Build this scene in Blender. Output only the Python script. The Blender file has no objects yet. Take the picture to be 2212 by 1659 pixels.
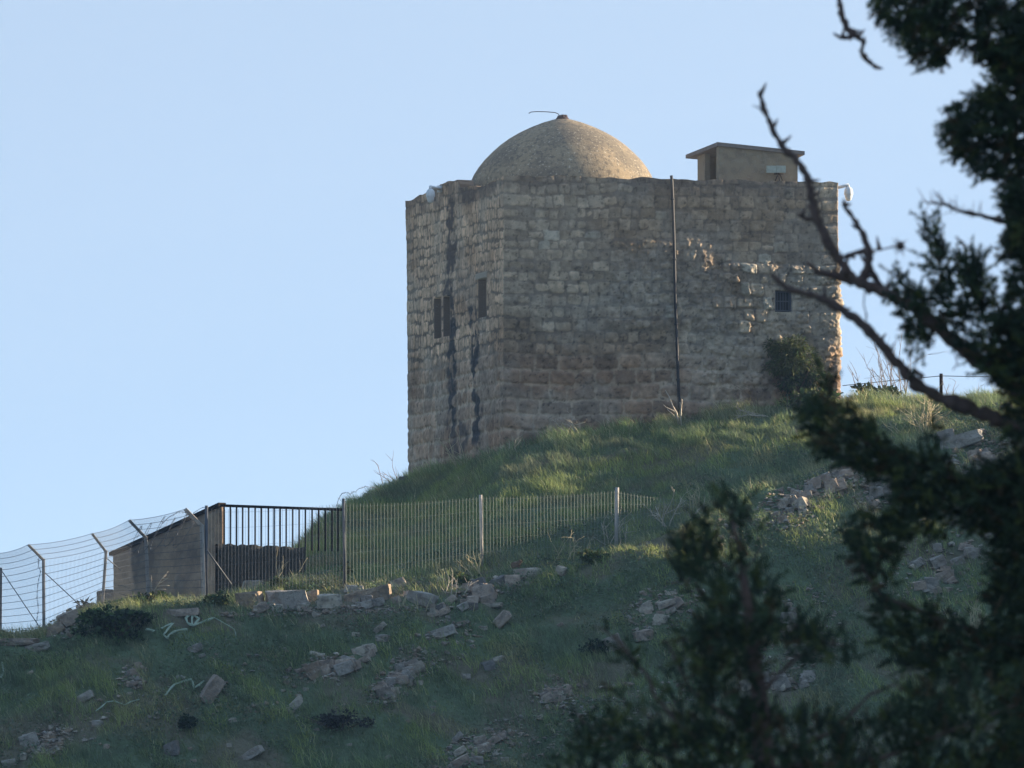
import bpy, bmesh, math, random
import numpy as np
from mathutils import Vector, Matrix, Quaternion
S = bpy.context.scene
C = S.collection
R = math.radians

# ------------------------------------------------------------------ camera
FOV = R(6.0); PITCH = R(3.18)
FPX = 1106 / math.tan(FOV / 2)          # focal length in pixels of a 2212 px wide picture
cam_d = bpy.data.cameras.new('camera'); cam = bpy.data.objects.new('camera', cam_d); C.objects.link(cam)
cam.location = (0, 0, 0); cam.rotation_euler = (R(90) + PITCH, 0, 0)
cam_d.sensor_width = 36; cam_d.angle = FOV
cam_d.clip_start = 0.5; cam_d.clip_end = 5000
cam_d.dof.use_dof = True; cam_d.dof.focus_distance = 248; cam_d.dof.aperture_fstop = 14.5
S.camera = cam
# ------------------------------------------------------------------ sky, sun, exposure
SUN_EL, SUN_AZ = R(11.8), R(16.0)         # azimuth counted from +x towards +y
sdir = Vector((math.cos(SUN_AZ) * math.cos(SUN_EL), math.sin(SUN_AZ) * math.cos(SUN_EL), math.sin(SUN_EL)))
w = bpy.data.worlds.new('World'); S.world = w; w.use_nodes = True
nt = w.node_tree; bg = nt.nodes['Background']
sky = nt.nodes.new('ShaderNodeTexSky'); sky.sky_type = 'NISHITA'; sky.sun_disc = False
sky.sun_elevation = R(22); sky.sun_rotation = R(90) - SUN_AZ
sky.air_density = 1.0; sky.dust_density = 2.2; sky.ozone_density = 1.4
tc = nt.nodes.new('ShaderNodeTexCoord'); add = nt.nodes.new('ShaderNodeVectorMath'); add.operation = 'ADD'
add.operation = 'MULTIPLY_ADD'; add.inputs[1].default_value = (1, 1, 7.0); add.inputs[2].default_value = (0, 0, 0.28)
nrm = nt.nodes.new('ShaderNodeVectorMath'); nrm.operation = 'NORMALIZE'
nt.links.new(tc.outputs['Generated'], add.inputs[0]); nt.links.new(add.outputs[0], nrm.inputs[0])
nt.links.new(nrm.outputs[0], sky.inputs[0])
wb = nt.nodes.new('ShaderNodeVectorMath'); wb.operation = 'MULTIPLY'; wb.inputs[1].default_value = (0.94, 1.0, 0.925)   # white balance of the sky light
nt.links.new(sky.outputs[0], wb.inputs[0]); nt.links.new(wb.outputs[0], bg.inputs[0])
bg.inputs[1].default_value = 0.15
sl = bpy.data.lights.new('sun', 'SUN'); sun = bpy.data.objects.new('sun', sl); C.objects.link(sun)
sl.energy = 5.0; sl.angle = R(0.5); sl.color = (1.0, 0.83, 0.60)
sun.rotation_euler = sdir.to_track_quat('Z', 'Y').to_euler()
S.view_settings.view_transform = 'Standard'; S.view_settings.look = 'None'
S.view_settings.exposure = 1.45; S.view_settings.gamma = 1
S.cycles.max_bounces = 6; S.cycles.transparent_max_bounces = 8

# ------------------------------------------------------------------ helpers
def at(X, Y, d):
    """point that lies at forward distance d and is seen at (X, Y) of the 2212 x 1659 picture"""
    u = (X - 1106) / FPX; v = (829.5 - Y) / FPX
    y = math.cos(PITCH) - v * math.sin(PITCH); z = math.sin(PITCH) + v * math.cos(PITCH)
    return Vector((u * d / y, d, z * d / y))
def px(p):
    """picture coordinates of world points (array n x 3)"""
    p = np.asarray(p, float)
    f = p[..., 1] * math.cos(PITCH) + p[..., 2] * math.sin(PITCH)
    v = -p[..., 1] * math.sin(PITCH) + p[..., 2] * math.cos(PITCH)
    return 1106 + FPX * p[..., 0] / f, 829.5 - FPX * v / f
def hsh(ix, iy, seed):
    h = (ix.astype(np.int64) * 374761393 + iy.astype(np.int64) * 668265263 + seed * 974711) & 0xffffffff
    h = ((h ^ (h >> 13)) * 1274126177) & 0xffffffff
    h = ((h ^ (h >> 16)) * 2246822519) & 0xffffffff
    return ((h ^ (h >> 15)) & 0xffff) / 65535.0
def vn(x, y, seed=0):
    x = np.asarray(x, float); y = np.asarray(y, float)
    ix = np.floor(x); iy = np.floor(y); fx = x - ix; fy = y - iy
    fx = fx * fx * (3 - 2 * fx); fy = fy * fy * (3 - 2 * fy)
    a = hsh(ix, iy, seed); b = hsh(ix + 1, iy, seed); c = hsh(ix, iy + 1, seed); d = hsh(ix + 1, iy + 1, seed)
    return (a + (b - a) * fx) * (1 - fy) + (c + (d - c) * fx) * fy
def fbm(x, y, seed=0, octs=4):
    s = 0; a = 0.5; t = 0
    for o in range(octs):
        s = s + a * vn(x * 2 ** o + 17 * o, y * 2 ** o + 31 * o, seed + o); t += a; a *= 0.5
    return s / t
def sstep(x, a, b):
    t = np.clip((np.asarray(x, float) - a) / (b - a), 0, 1); return t * t * (3 - 2 * t)
def np_mesh(name, verts, quads=None, tris=None, mat=None, parent=None, col=None, smooth=True):
    verts = np.asarray(verts, np.float32).reshape(-1, 3)
    me = bpy.data.meshes.new(name)
    loops = []; starts = []; n = 0
    if quads is not None and len(quads):
        q = np.asarray(quads, np.int32).reshape(-1, 4); loops.append(q.ravel()); starts.append(np.arange(len(q)) * 4); n = len(q) * 4
    if tris is not None and len(tris):
        t = np.asarray(tris, np.int32).reshape(-1, 3); loops.append(t.ravel()); starts.append(n + np.arange(len(t)) * 3)
    loops = np.concatenate(loops).astype(np.int32); starts = np.concatenate(starts).astype(np.int32)
    me.vertices.add(len(verts)); me.vertices.foreach_set('co', verts.ravel())
    me.loops.add(len(loops)); me.loops.foreach_set('vertex_index', loops)
    me.polygons.add(len(starts)); me.polygons.foreach_set('loop_start', starts)
    me.update(calc_edges=True)
    me.polygons.foreach_set('use_smooth', np.full(len(starts), bool(smooth)))
    if col is not None:
        ca = me.color_attributes.new('tint', 'FLOAT_COLOR', 'POINT')
        cc = np.ones((len(verts), 4), np.float32); cc[:, :3] = np.asarray(col, np.float32).reshape(-1, 3)
        ca.data.foreach_set('color', cc.ravel())
    if mat: me.materials.append(mat)
    o = bpy.data.objects.new(name, me); C.objects.link(o)
    if parent: o.parent = parent
    return o
def tag(o, label=None, cat=None, group=None, kind=None):
    if label: o['label'] = label
    if cat: o['category'] = cat
    if group: o['group'] = group
    if kind: o['kind'] = kind
    return o
def empty(name, loc, label, cat, group=None):
    o = bpy.data.objects.new(name, None); C.objects.link(o); o.location = loc
    o.empty_display_size = 0.2
    return tag(o, label, cat, group)
def bm_obj(name, bm, mat, parent=None, smooth=False):
    me = bpy.data.meshes.new(name); bm.to_mesh(me); bm.free()
    if smooth: me.polygons.foreach_set('use_smooth', [True] * len(me.polygons))
    me.materials.append(mat)
    o = bpy.data.objects.new(name, me); C.objects.link(o)
    if parent is not None:
        o.parent = parent
        o.location = -parent.location if parent.parent is None else -(parent.parent.location + parent.location)
    return o
class MB:
    """collects world-space shapes; build() links them as ONE mesh"""
    def __init__(s): s.v = []; s.q = []; s.t = []; s.c = []; s.n = 0
    def add(s, v, q=(), t=(), col=None):
        v = np.asarray(v, float).reshape(-1, 3)
        if len(q): s.q.append(np.asarray(q, int).reshape(-1, 4) + s.n)
        if len(t): s.t.append(np.asarray(t, int).reshape(-1, 3) + s.n)
        s.v.append(v); s.c.append(np.tile(np.asarray(col if col is not None else (1, 1, 1), float), (len(v), 1))); s.n += len(v)
    def box(s, c, ax, ay, az, col=None):
        """centre and three half-axis vectors"""
        c, ax, ay, az = map(np.array, (c, ax, ay, az))
        v = [c + i * ax + j * ay + k * az for i in (-1, 1) for j in (-1, 1) for k in (-1, 1)]
        s.add(v, [(0, 1, 3, 2), (4, 6, 7, 5), (0, 4, 5, 1), (2, 3, 7, 6), (0, 2, 6, 4), (1, 5, 7, 3)], col=col)
    def tube(s, pts, rad, n=6, col=None, cap=True):
        pts = [np.array(p, float) for p in pts]; m = len(pts)
        if not hasattr(rad, '__len__'): rad = [rad] * m
        vs = []; prev = None
        for i, p in enumerate(pts):
            t = pts[min(i + 1, m - 1)] - pts[max(i - 1, 0)]; t = t / (np.linalg.norm(t) + 1e-9)
            if prev is None:
                a = np.array((0, 0, 1.)) if abs(t[2]) < 0.9 else np.array((1., 0, 0))
                a = np.cross(t, a)
            else: a = prev - t * np.dot(prev, t)
            a /= np.linalg.norm(a) + 1e-9; prev = a; b = np.cross(t, a)
            for k in range(n):
                g = 2 * math.pi * k / n; vs.append(p + rad[i] * (math.cos(g) * a + math.sin(g) * b))
        q = []
        for i in range(m - 1):
            for k in range(n):
                k2 = (k + 1) % n; q.append((i * n + k, i * n + k2, (i + 1) * n + k2, (i + 1) * n + k))
        t = []
        if cap:
            for k in range(1, n - 1):
                t.append((0, k + 1, k)); t.append(((m - 1) * n, (m - 1) * n + k, (m - 1) * n + k + 1))
        s.add(vs, q, t, col)
    def lathe(s, c, prof, n=24, col=None, axis=None):
        vs = []; c = np.array(c, float)
        for r, z in prof:
            for k in range(n):
                g = 2 * math.pi * k / n; vs.append(c + np.array((r * math.cos(g), r * math.sin(g), z)))
        q = [(i * n + k, i * n + (k + 1) % n, (i + 1) * n + (k + 1) % n, (i + 1) * n + k) for i in range(len(prof) - 1) for k in range(n)]
        s.add(vs, q, (), col)
    def build(s, name, mat, parent=None, smooth=True, usecol=False):
        v = np.concatenate(s.v)
        off = np.zeros(3)
        if parent is not None:
            off = np.array(parent.location) if parent.parent is None else np.array(parent.location + parent.parent.location)
        o = np_mesh(name, v - off, np.concatenate(s.q) if s.q else None, np.concatenate(s.t) if s.t else None, mat, parent,
                    np.concatenate(s.c) if usecol else None, smooth)
        return o

# ------------------------------------------------------------------ materials
def material(name, base=(0.5, 0.5, 0.5), rough=0.9, use_tint=False, noise=None, bump=None, transl=0.0, metal=0.0, spots=None, spec=0.3):
    """noise=(scale, amount, colour) mixes a second colour in by noise; bump=(scale, strength, distance)"""
    m = bpy.data.materials.new(name); m.use_nodes = True; t = m.node_tree; N = t.nodes; L = t.links
    b = N['Principled BSDF']; b.inputs['Roughness'].default_value = rough; b.inputs['Metallic'].default_value = metal
    b.inputs['Specular IOR Level'].default_value = spec
    geo = N.new('ShaderNodeNewGeometry')
    if use_tint:
        a = N.new('ShaderNodeAttribute'); a.attribute_name = 'tint'; col = a.outputs['Color']
    else:
        rgb = N.new('ShaderNodeRGB'); rgb.outputs[0].default_value = (*base, 1); col = rgb.outputs[0]
    for sp in (noise or []):
        sc, amt, c2 = sp[:3]
        n = N.new('ShaderNodeTexNoise'); n.inputs['Scale'].default_value = sc; n.inputs['Detail'].default_value = 5
        n.inputs['Roughness'].default_value = 0.6
        L.new(geo.outputs['Position'], n.inputs['Vector'])
        r = N.new('ShaderNodeMapRange'); lo, hi = (sp[3], sp[4]) if len(sp) > 3 else (0.4, 0.65)
        r.inputs[1].default_value = lo; r.inputs[2].default_value = hi; r.inputs[4].default_value = amt
        L.new(n.outputs[0], r.inputs[0])
        mx = N.new('ShaderNodeMix'); mx.data_type = 'RGBA'; mx.inputs[7].default_value = (*c2, 1)
        L.new(r.outputs[0], mx.inputs[0]); L.new(col, mx.inputs[6]); col = mx.outputs[2]
    L.new(col, b.inputs['Base Color'])
    if bump:
        n = N.new('ShaderNodeTexNoise'); n.inputs['Scale'].default_value = bump[0]; n.inputs['Detail'].default_value = 6
        L.new(geo.outputs['Position'], n.inputs['Vector'])
        bp = N.new('ShaderNodeBump'); bp.inputs['Strength'].default_value = bump[1]; bp.inputs['Distance'].default_value = bump[2]
        L.new(n.outputs[0], bp.inputs['Height']); L.new(bp.outputs[0], b.inputs['Normal'])
    if transl:
        tr = N.new('ShaderNodeBsdfTranslucent'); L.new(col, tr.inputs[0])
        ms = N.new('ShaderNodeMixShader'); ms.inputs[0].default_value = transl
        L.new(b.outputs[0], ms.inputs[1]); L.new(tr.outputs[0], ms.inputs[2])
        L.new(ms.outputs[0], N['Material Output'].inputs[0])
    return m
M_wall = material('limestone_masonry', use_tint=True, rough=0.95, noise=[(7, 0.22, (0.16, 0.15, 0.14), 0.5, 0.72), (30, 0.3, (0.12, 0.11, 0.10), 0.54, 0.7), (18, 0.35, (0.56, 0.5, 0.41), 0.60, 0.74)], bump=(30, 0.5, 0.03))
M_dome = material('dome_plaster', (0.33, 0.255, 0.17), 0.95, noise=[(0.9, 0.8, (0.165, 0.14, 0.11), 0.44, 0.56), (10, 0.75, (0.11, 0.095, 0.08), 0.48, 0.62), (15, 0.8, (0.62, 0.54, 0.42), 0.60, 0.66)], bump=(24, 0.35, 0.03))
M_slab = material('roof_deck_concrete', (0.3, 0.28, 0.25), 0.95, noise=[(3, 0.5, (0.18, 0.17, 0.16))])
M_plaster = material('hut_plaster', (0.30, 0.24, 0.165), 0.95, noise=[(4.5, 0.6, (0.17, 0.14, 0.11), 0.46, 0.58), (9, 0.4, (0.42, 0.37, 0.28), 0.5, 0.65)], bump=(30, 0.4, 0.02))
M_hutroof = material('hut_roof_concrete', (0.22, 0.19, 0.18), 0.95, noise=[(8, 0.5, (0.13, 0.12, 0.12))])
M_dark = material('dark_opening', (0.03, 0.035, 0.045), 0.9)
M_pipe = material('black_pipe', (0.028, 0.03, 0.036), 0.55, noise=[(6, 0.6, (0.07, 0.07, 0.075))])
M_grille = material('window_grille_metal', (0.10, 0.11, 0.13), 0.6)
M_white = material('white_painted_plastic', (0.72, 0.74, 0.76), 0.4, noise=[(20, 0.25, (0.5, 0.5, 0.5))])
M_boxm = material('grey_green_enamel', (0.46, 0.50, 0.43), 0.5, noise=[(14, 0.3, (0.2, 0.22, 0.2))])
M_rust = material('rusty_iron', (0.016, 0.012, 0.012), 0.8, noise=[(12, 0.6, (0.010, 0.009, 0.010))], spec=0.15)
M_finial = material('dark_stone_finial', (0.07, 0.045, 0.05), 0.9, noise=[(20, 0.5, (0.03, 0.025, 0.03))])
M_conc = material('weathered_concrete_post', (0.50, 0.46, 0.43), 0.9, noise=[(10, 0.5, (0.22, 0.215, 0.22), 0.4, 0.7), (3, 0.3, (0.28, 0.24, 0.2))], bump=(60, 0.3, 0.01))
M_wire = material('galvanised_wire', (0.34, 0.37, 0.37), 0.5, metal=0.3)
M_wiredk = material('dull_fence_wire', (0.10, 0.11, 0.13), 0.6, metal=0.2)
M_wallb = material('brown_stained_concrete', (0.44, 0.30, 0.20), 0.95, noise=[(0.9, 0.85, (0.17, 0.13, 0.105), 0.42, 0.58), (3, 0.5, (0.44, 0.34, 0.25), 0.5, 0.66), (25, 0.4, (0.11, 0.09, 0.08), 0.5, 0.7)], bump=(25, 0.5, 0.03))
M_low = material('dark_low_masonry', (0.07, 0.062, 0.052), 0.95, noise=[(5, 0.6, (0.035, 0.04, 0.034), 0.4, 0.65)], bump=(12, 0.8, 0.05))
M_ground = material('hill_soil', use_tint=True, rough=1.0, noise=[(3, 0.4, (0.05, 0.06, 0.03), 0.45, 0.65), (14, 0.4, (0.09, 0.07, 0.05), 0.5, 0.7)], bump=(9, 1.0, 0.08), spec=0.1)
M_grass = material('grass_blades', use_tint=True, rough=0.75, transl=0.32, spec=0.15)
M_weed = material('weed_leaves', use_tint=True, rough=0.7, transl=0.25, spec=0.2)
M_rock = material('limestone_rock', use_tint=True, rough=0.95, noise=[(2.2, 0.6, (0.20, 0.14, 0.10), 0.46, 0.62), (9, 0.55, (0.13, 0.125, 0.12), 0.48, 0.64), (14, 0.5, (0.52, 0.47, 0.39), 0.58, 0.68)], bump=(22, 0.9, 0.03))
M_twig = material('dry_twigs', use_tint=True, rough=0.9)
M_tape = material('faded_plastic_tape', (0.46, 0.54, 0.40), 0.5, transl=0.2, noise=[(9, 0.6, (0.28, 0.35, 0.27))])
M_bark = material('conifer_bark', (0.19, 0.12, 0.10), 0.95, noise=[(30, 0.6, (0.08, 0.06, 0.06), 0.4, 0.65), (9, 0.35, (0.14, 0.09, 0.06), 0.5, 0.65)], bump=(70, 1.0, 0.01))
M_needle = material('conifer_needles', use_tint=True, rough=0.7, transl=0.15, spec=0.2)
M_fur = material('brown_fur', use_tint=True, rough=0.95, noise=[(60, 0.4, (0.12, 0.08, 0.06))])

# ------------------------------------------------------------------ the hill
def rail(pts):
    p = [at(*q) for q in pts]; a = np.array([(v.x, v.y, v.z) for v in p]); return a[np.argsort(a[:, 0])]
rT = rail([(-1500, 1700, 224), (-600, 1560, 228), (0, 1397, 232), (95, 1380, 232), (220, 1332, 232.5), (330, 1327, 232.8), (440, 1333, 233), (560, 1318, 233.3),
           (660, 1312, 233.8), (800, 1294, 234.5), (900, 1288, 235), (1040, 1278, 235.8), (1150, 1258, 236.4), (1250, 1226, 237), (1330, 1203, 237.4),
           (1500, 1128, 239.2), (1700, 1063, 241.2), (1900, 990, 242.8), (2100, 932, 244), (2212, 905, 244.4), (2900, 850, 245)])
rF = rail([(-1500, 1690, 226), (-600, 1545, 230), (0, 1382, 233.6), (95, 1371, 233.6), (220, 1309, 234.4), (330, 1300, 235.2), (440, 1308, 235.4), (600, 1290, 236),
           (745, 1270, 236.6), (900, 1248, 237.6), (1040, 1226, 238.4), (1200, 1210, 239.4), (1330, 1194, 240.2), (1500, 1112, 242.2), (1700, 1040, 244.0),
           (1900, 968, 245.6), (2100, 915, 246.8), (2212, 892, 247.2), (2900, 845, 248)])
rC = rail([(-1500, 1760, 232), (-600, 1600, 235), (0, 1410, 236.4), (95, 1392, 237), (220, 1340, 238.2), (330, 1335, 240), (440, 1330, 240.5), (560, 1262, 244),
           (640, 1190, 246.5), (690, 1137, 249), (745, 1097, 252), (800, 1070, 254.5), (865, 1040, 258), (885, 1029, 259.2), (990, 1002, 254.2), (1085, 975, 249.6),
           (1200, 948, 249.8), (1300, 932, 250.3), (1400, 918, 250.7), (1500, 902, 251.1), (1600, 888, 251.4), (1700, 874, 251.9), (1813, 866, 252.3),
           (2000, 866, 254), (2212, 860, 254), (2900, 850, 254)])
def strip(x):
    yT = np.interp(x, rT[:, 0], rT[:, 1]); zT = np.interp(x, rT[:, 0], rT[:, 2])
    yF = np.interp(x, rF[:, 0], rF[:, 1]); zF = np.interp(x, rF[:, 0], rF[:, 2])
    yC = np.interp(x, rC[:, 0], rC[:, 1]); zC = np.interp(x, rC[:, 0], rC[:, 2])
    return yT, zT, yF, zF, yC, zC
def ground_z(x, y, detail=True):
    x = np.asarray(x, float); y = np.asarray(y, float)
    yT, zT, yF, zF, yC, zC = strip(x)
    o = np.zeros_like(x + y)
    ys = [o - 60, o, o + 25, o + 60, o + 140, yT - 34, yT - 24, yT, yF, yC - 0.9, yC, yC + 3, yC + 14, o + 330, o + 700, o + 3000]
    zs = [o - 1.6, o - 1.7, o - 2.6, o - 4.5, o - 11, zT - 18.5, zT - 14.6, zT, zF, zF + (zC - zF) * ((yC - 0.9 - yF) / (yC - yF)) * 1.0 + 0.05, zC, zC - 0.1, zC - 2.5, o - 14, o - 40, o - 60]
    z = zs[0] + 0 * x
    for i in range(len(ys) - 1):
        t = np.clip((y - ys[i]) / np.maximum(ys[i + 1] - ys[i], 1e-3), 0, 1)
        z = np.where(y >= ys[i], zs[i] + (zs[i + 1] - zs[i]) * t, z)
    z = np.where(y > 3000, -60, z)
    # unseen ridge added on the right, shaped to block sun from lower slope and trees
    rid = sstep(x, 17, 40) * (1 - sstep(y - 0.296 * (x - 35), 243.4, 247.0)) * (1 - 0.3 * sstep(x, 90, 200))
    z = z + rid * np.clip(22 - 0.8 * z, 3, 30)
    if detail:
        near = sstep(y, 200, 222) * (1 - sstep(y, 262, 275))
        keep = (1 - 0.75 * np.exp(-((y - yF) / 1.4) ** 2)) * (1 - 0.8 * np.exp(-((y - yC) / 1.6) ** 2))
        keep = keep * (1 - 0.65 * (y > yF) * sstep(y, yF, yF + 2))
        z = z + near * keep * ((fbm(x * 0.55, y * 0.55, 3, 3) - 0.5) * 0.7 + (fbm(x * 1.9, y * 1.9, 9, 3) - 0.5) * 0.34) * (1 - 0.8 * sstep(y, 0, 1e9))
        z = z + (1 - near) * (fbm(x * 0.08, y * 0.08, 5, 4) - 0.5) * 1.2 * sstep(y, 60, 120)
    return z
def hit(X, Y, dmin=212.0, dmax=262.0):
    """where the line of sight through (X, Y) first meets the hill"""
    ds = np.arange(dmin, dmax, 0.06); a = at(X, Y, 1.0)
    g = ground_z(a.x * ds, ds) - a.z * ds
    k = np.argmax(g > 0)
    if g[k] <= 0: k = len(ds) - 1
    return Vector((a.x * ds[k], ds[k], a.z * ds[k]))
def gz(x, y): return float(ground_z(np.array([x]), np.array([y]))[0])
xs = np.concatenate([np.arange(-400, -40, 20), np.arange(-40, -16, 1.5), np.arange(-16, 16, 0.13), np.arange(16, 60, 1.5), np.arange(60, 401, 20)])
ysg = np.concatenate([np.arange(-60, 212, 4.0), np.arange(212, 222, 0.8), np.arange(222, 264, 0.13), np.arange(264, 290, 2), np.arange(290, 800, 30)])
GX, GY = np.meshgrid(xs, ysg); GZ = ground_z(GX, GY)
nx_, ny_ = len(xs), len(ysg)
idx = np.arange(nx_ * ny_).reshape(ny_, nx_)
q = np.stack([idx[:-1, :-1], idx[:-1, 1:], idx[1:, 1:], idx[1:, :-1]], -1).reshape(-1, 4)
def soil_mask(x, y):
    return sstep(fbm(x * 0.5 + 3, y * 0.8, 21, 4), 0.5, 0.66)
sm = soil_mask(GX, GY)[..., None]
gcol = np.array((0.14, 0.185, 0.105)) * (1 - sm) + np.array((0.19, 0.17, 0.115)) * sm
tag(np_mesh('ground', np.stack([GX, GY, GZ], -1), q, None, M_ground, None, gcol), kind='structure')

# ------------------------------------------------------------------ the tower
B = R(15.4)
eF = np.array((math.cos(B), math.sin(B), 0)); nF = np.array((math.sin(B), -math.cos(B), 0))   # along and out of the front face
c0 = np.array((-0.213, 250.0, 0)); WF, WL = 8.99, 9.88
def face_pt(face, X, Y, off=0.0):
    """picture position -> (distance along the face from the near corner, height)"""
    o = c0 + (nF * off if face == 'F' else -eF * off); n = nF if face == 'F' else -eF
    dv = np.array(at(X, Y, 1.0)); t = np.dot(o, n) / np.dot(dv, n); p = dv * t
    return (np.dot(p - c0, eF) if face == 'F' else np.dot(p - c0, -nF)), p[2], p
rng = np.random.default_rng(7)
ZB, ZT = 9.0, 19.25
tower = empty('stone_tower', (2.8, 255.8, 12.2), 'square weathered limestone tower with a plastered dome, alone on the crest of the hill', 'tower')
# perimeter: u runs down the left face (far to near corner), then along the front, then right side, then back
U0, U1, U2, U3, U4 = 0, WL, WL + WF, 2 * WL + WF, 2 * (WL + WF)
uu = np.concatenate([np.arange(U0, U1 - .001, 0.028), np.arange(U1, U2 + 0.25, 0.0235), np.arange(U2 + 0.27, U4 + .001, 0.09)])
uu = np.clip(uu, 0, U4)
zz = np.arange(ZB, ZT + 0.36, 0.0235)
UU, ZZ = np.meshgrid(uu, zz)
def base_pos(u):
    u = np.asarray(u)[..., None]
    pL = c0 + nF * -1 * (WL - u); pF = c0 + eF * (u - U1)
    pR = c0 + eF * WF - nF * (u - U2); pB = c0 - nF * WL + eF * (WF - (u - U3))
    return np.where(u < U1, pL, np.where(u < U2, pF, np.where(u < U3, pR, pB)))
def out_dir(u):
    u = np.asarray(u)
    ns = [-eF, nF, eF, -nF]; cs = [U0, U1, U2, U3, U4]
    res = np.zeros(u.shape + (3,))
    for k in range(4):
        res += np.where(((u >= cs[k]) & (u < cs[k + 1] + (1e-3 if k == 3 else 0)))[..., None], ns[k], 0)
    for k in range(5):                     # round the corners over a few centimetres
        a = ns[(k - 1) % 4]; b = ns[k % 4]; t = np.clip((u - cs[k]) / 0.12 + 0.5, 0, 1)
        m = np.abs(u - cs[k]) < 0.06
        v = a * (1 - t[..., None]) + b * t[..., None]
        res = np.where(m[..., None], v, res)
    return res
# courses: dressed blocks low down, small rubble above
bounds = [ZB - 0.1]
while bounds[-1] < 14.7: bounds.append(bounds[-1] + rng.uniform(0.36, 0.47))
while bounds[-1] < ZT + 0.5: bounds.append(bounds[-1] + rng.uniform(0.24, 0.34))
bounds = np.array(bounds)
wob = (fbm(UU * 0.35, ZZ * 0.2, 41, 3) - 0.5) * 0.16 + (fbm(UU * 2.4, ZZ * 1.0, 43, 3) - 0.5) * 0.07
ci = np.clip(np.searchsorted(bounds, ZZ + wob) - 1, 0, len(bounds) - 2)
wobu = (fbm(ZZ * 2.6, UU * 1.2, 47, 2) - 0.5) * 0.13
disp = np.zeros_like(UU); tint = np.zeros(UU.shape + (3,)); edge = np.zeros_like(UU); jit = np.zeros_like(UU); sid = np.zeros_like(UU)
right_zone = sstep(UU, U1 + 4.9, U1 + 5.6) * (UU < U2 + 0.2)
for k in range(len(bounds) - 1):
    low = bounds[k] < 14.6
    cuts = []
    for a, b_ in ((U0, U1), (U1, U2), (U2, U3), (U3, U4)):
        c_ = [a]; odd = k % 2
        first = True
        while True:
            wd = rng.uniform(0.42, 1.0) if low else (rng.uniform(0.17, 0.46) if a > 0 or True else 0)
            if first: wd = (0.75 if odd else 0.42) * rng.uniform(0.85, 1.1); first = False
            if c_[-1] + wd > b_ - 0.25: break
            c_.append(c_[-1] + wd)
        cuts += c_
    cuts = np.array(sorted(cuts + [U4 + 1e-3]))
    m = ci == k
    u_ = UU[m] + wobu[m] * (1 if not low else 0.5); z_ = ZZ[m] + wob[m]
    # keep stone edges on the corners
    for c_ in (U0, U1, U2, U3, U4):
        near = np.exp(-((UU[m] - c_) / 0.15) ** 2); u_ = u_ * (1 - near) + UU[m] * near
    j = np.clip(np.searchsorted(cuts, u_) - 1, 0, len(cuts) - 2)
    a = cuts[j]; b_ = cuts[j + 1]
    hsh_ = hsh(j.astype(float), np.full(j.shape, k, float), 77); h2 = hsh(j.astype(float), np.full(j.shape, k, float), 78); h3 = hsh(j.astype(float), np.full(j.shape, k, float), 79)
    zlo = bounds[k] + (h2 - .5) * (0.03 if low else 0.10); zhi = bounds[k + 1] - (h3 - .4) * (0.03 if low else 0.10)
    du = np.minimum(u_ - a, b_ - u_); dz = np.minimum(z_ - zlo, zhi - z_); rc_ = (0.10 if low else 0.07) * (0.5 + h2)
    iscorner = (np.minimum(np.abs(a - U1), np.abs(b_ - U1)) < 0.01) | (np.minimum(np.abs(a - U2), np.abs(b_ - U2)) < 0.01) | (a < 0.01) | (b_ > U4 - 0.02)
    # the outer side of a corner stone has no joint
    for c_ in (U0, U1, U2, U3, U4):
        du = np.where((np.abs(a - c_) < 0.01) , np.maximum(du, np.where(u_ - a < b_ - u_, np.minimum(b_ - u_, 0.2), du)), du)
        du = np.where((np.abs(b_ - c_) < 0.01) , np.maximum(du, np.where(b_ - u_ < u_ - a, np.minimum(u_ - a, 0.2), du)), du)
    e = np.minimum(du, dz); inc = (du < rc_) & (dz < rc_)
    e = np.where(inc, rc_ - np.hypot(rc_ - du, rc_ - dz), e) + (fbm(UU[m] * 8, ZZ[m] * 8, 51, 3) - 0.5) * (0.10 if low else 0.07) - (0.014 * h3 if low else 0.02 * (h3 - .5))
    edge[m] = e; jit[m] = hsh_; sid[m] = h2
    jw = 0.026 if low else 0.012
    pr = sstep(e, jw * 0.4, jw + (0.06 if low else 0.035))
    disp[m] = pr * ((0.010 + 0.032 * hsh_) if low else (0.004 + 0.016 * hsh_))
    tint[m, 0] = sstep(e, jw * 0.3, jw + 0.018)
pr = tint[..., 0].copy(); lowm = 1 - sstep(ZZ, 14.2, 15.2)
rough_n = fbm(UU * 6.5, ZZ * 6.5, 61, 4) - 0.5; fine_n = fbm(UU * 17, ZZ * 17, 63, 3) - 0.5
rz = np.clip(right_zone * sstep(ZZ, 12.0, 13.0) * (1 - sstep(ZZ, 17.0, 17.25)), 0, 1)           # rough-hewn area round the barred window
# rough broken patch where an older wall was torn off
uA, zA, _ = face_pt('F', 1325, 520); uB, zB, _ = face_pt('F', 1500, 700)
patch = sstep(UU - U1 + (fbm(ZZ * 1.4, UU * .3, 66, 3) - .5) * 0.5, uA - 0.02, uA + 0.05) * (1 - sstep(UU - U1, uB, uB + 0.9)) * sstep(ZZ, zB - 0.3, zB) * (1 - sstep(ZZ, zA - 0.1, zA + 0.2))
patch = patch * (UU > U1) * (UU < U2)
amp = 0.022 + 0.10 * rz * (0.5 + 0.8 * sid) + 0.09 * patch + 0.02 * lowm
disp += rough_n * amp * (0.35 + 0.65 * pr) + fine_n * (0.014 + 0.05 * rz + 0.03 * patch) * (0.4 + .6 * pr)
disp += 0.05 * patch + 0.05 * rz * sstep(jit, 0.45, 0.9) * pr
disp += (fbm(UU * 0.5, ZZ * 0.5, 71, 3) - 0.5) * 0.05
disp += 0.10 * (1 - sstep(ZZ, 9, 15.0)) * 0.4
onL = (UU < U1); onF = (UU >= U1) & (UU < U2 + 0.2)
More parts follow.
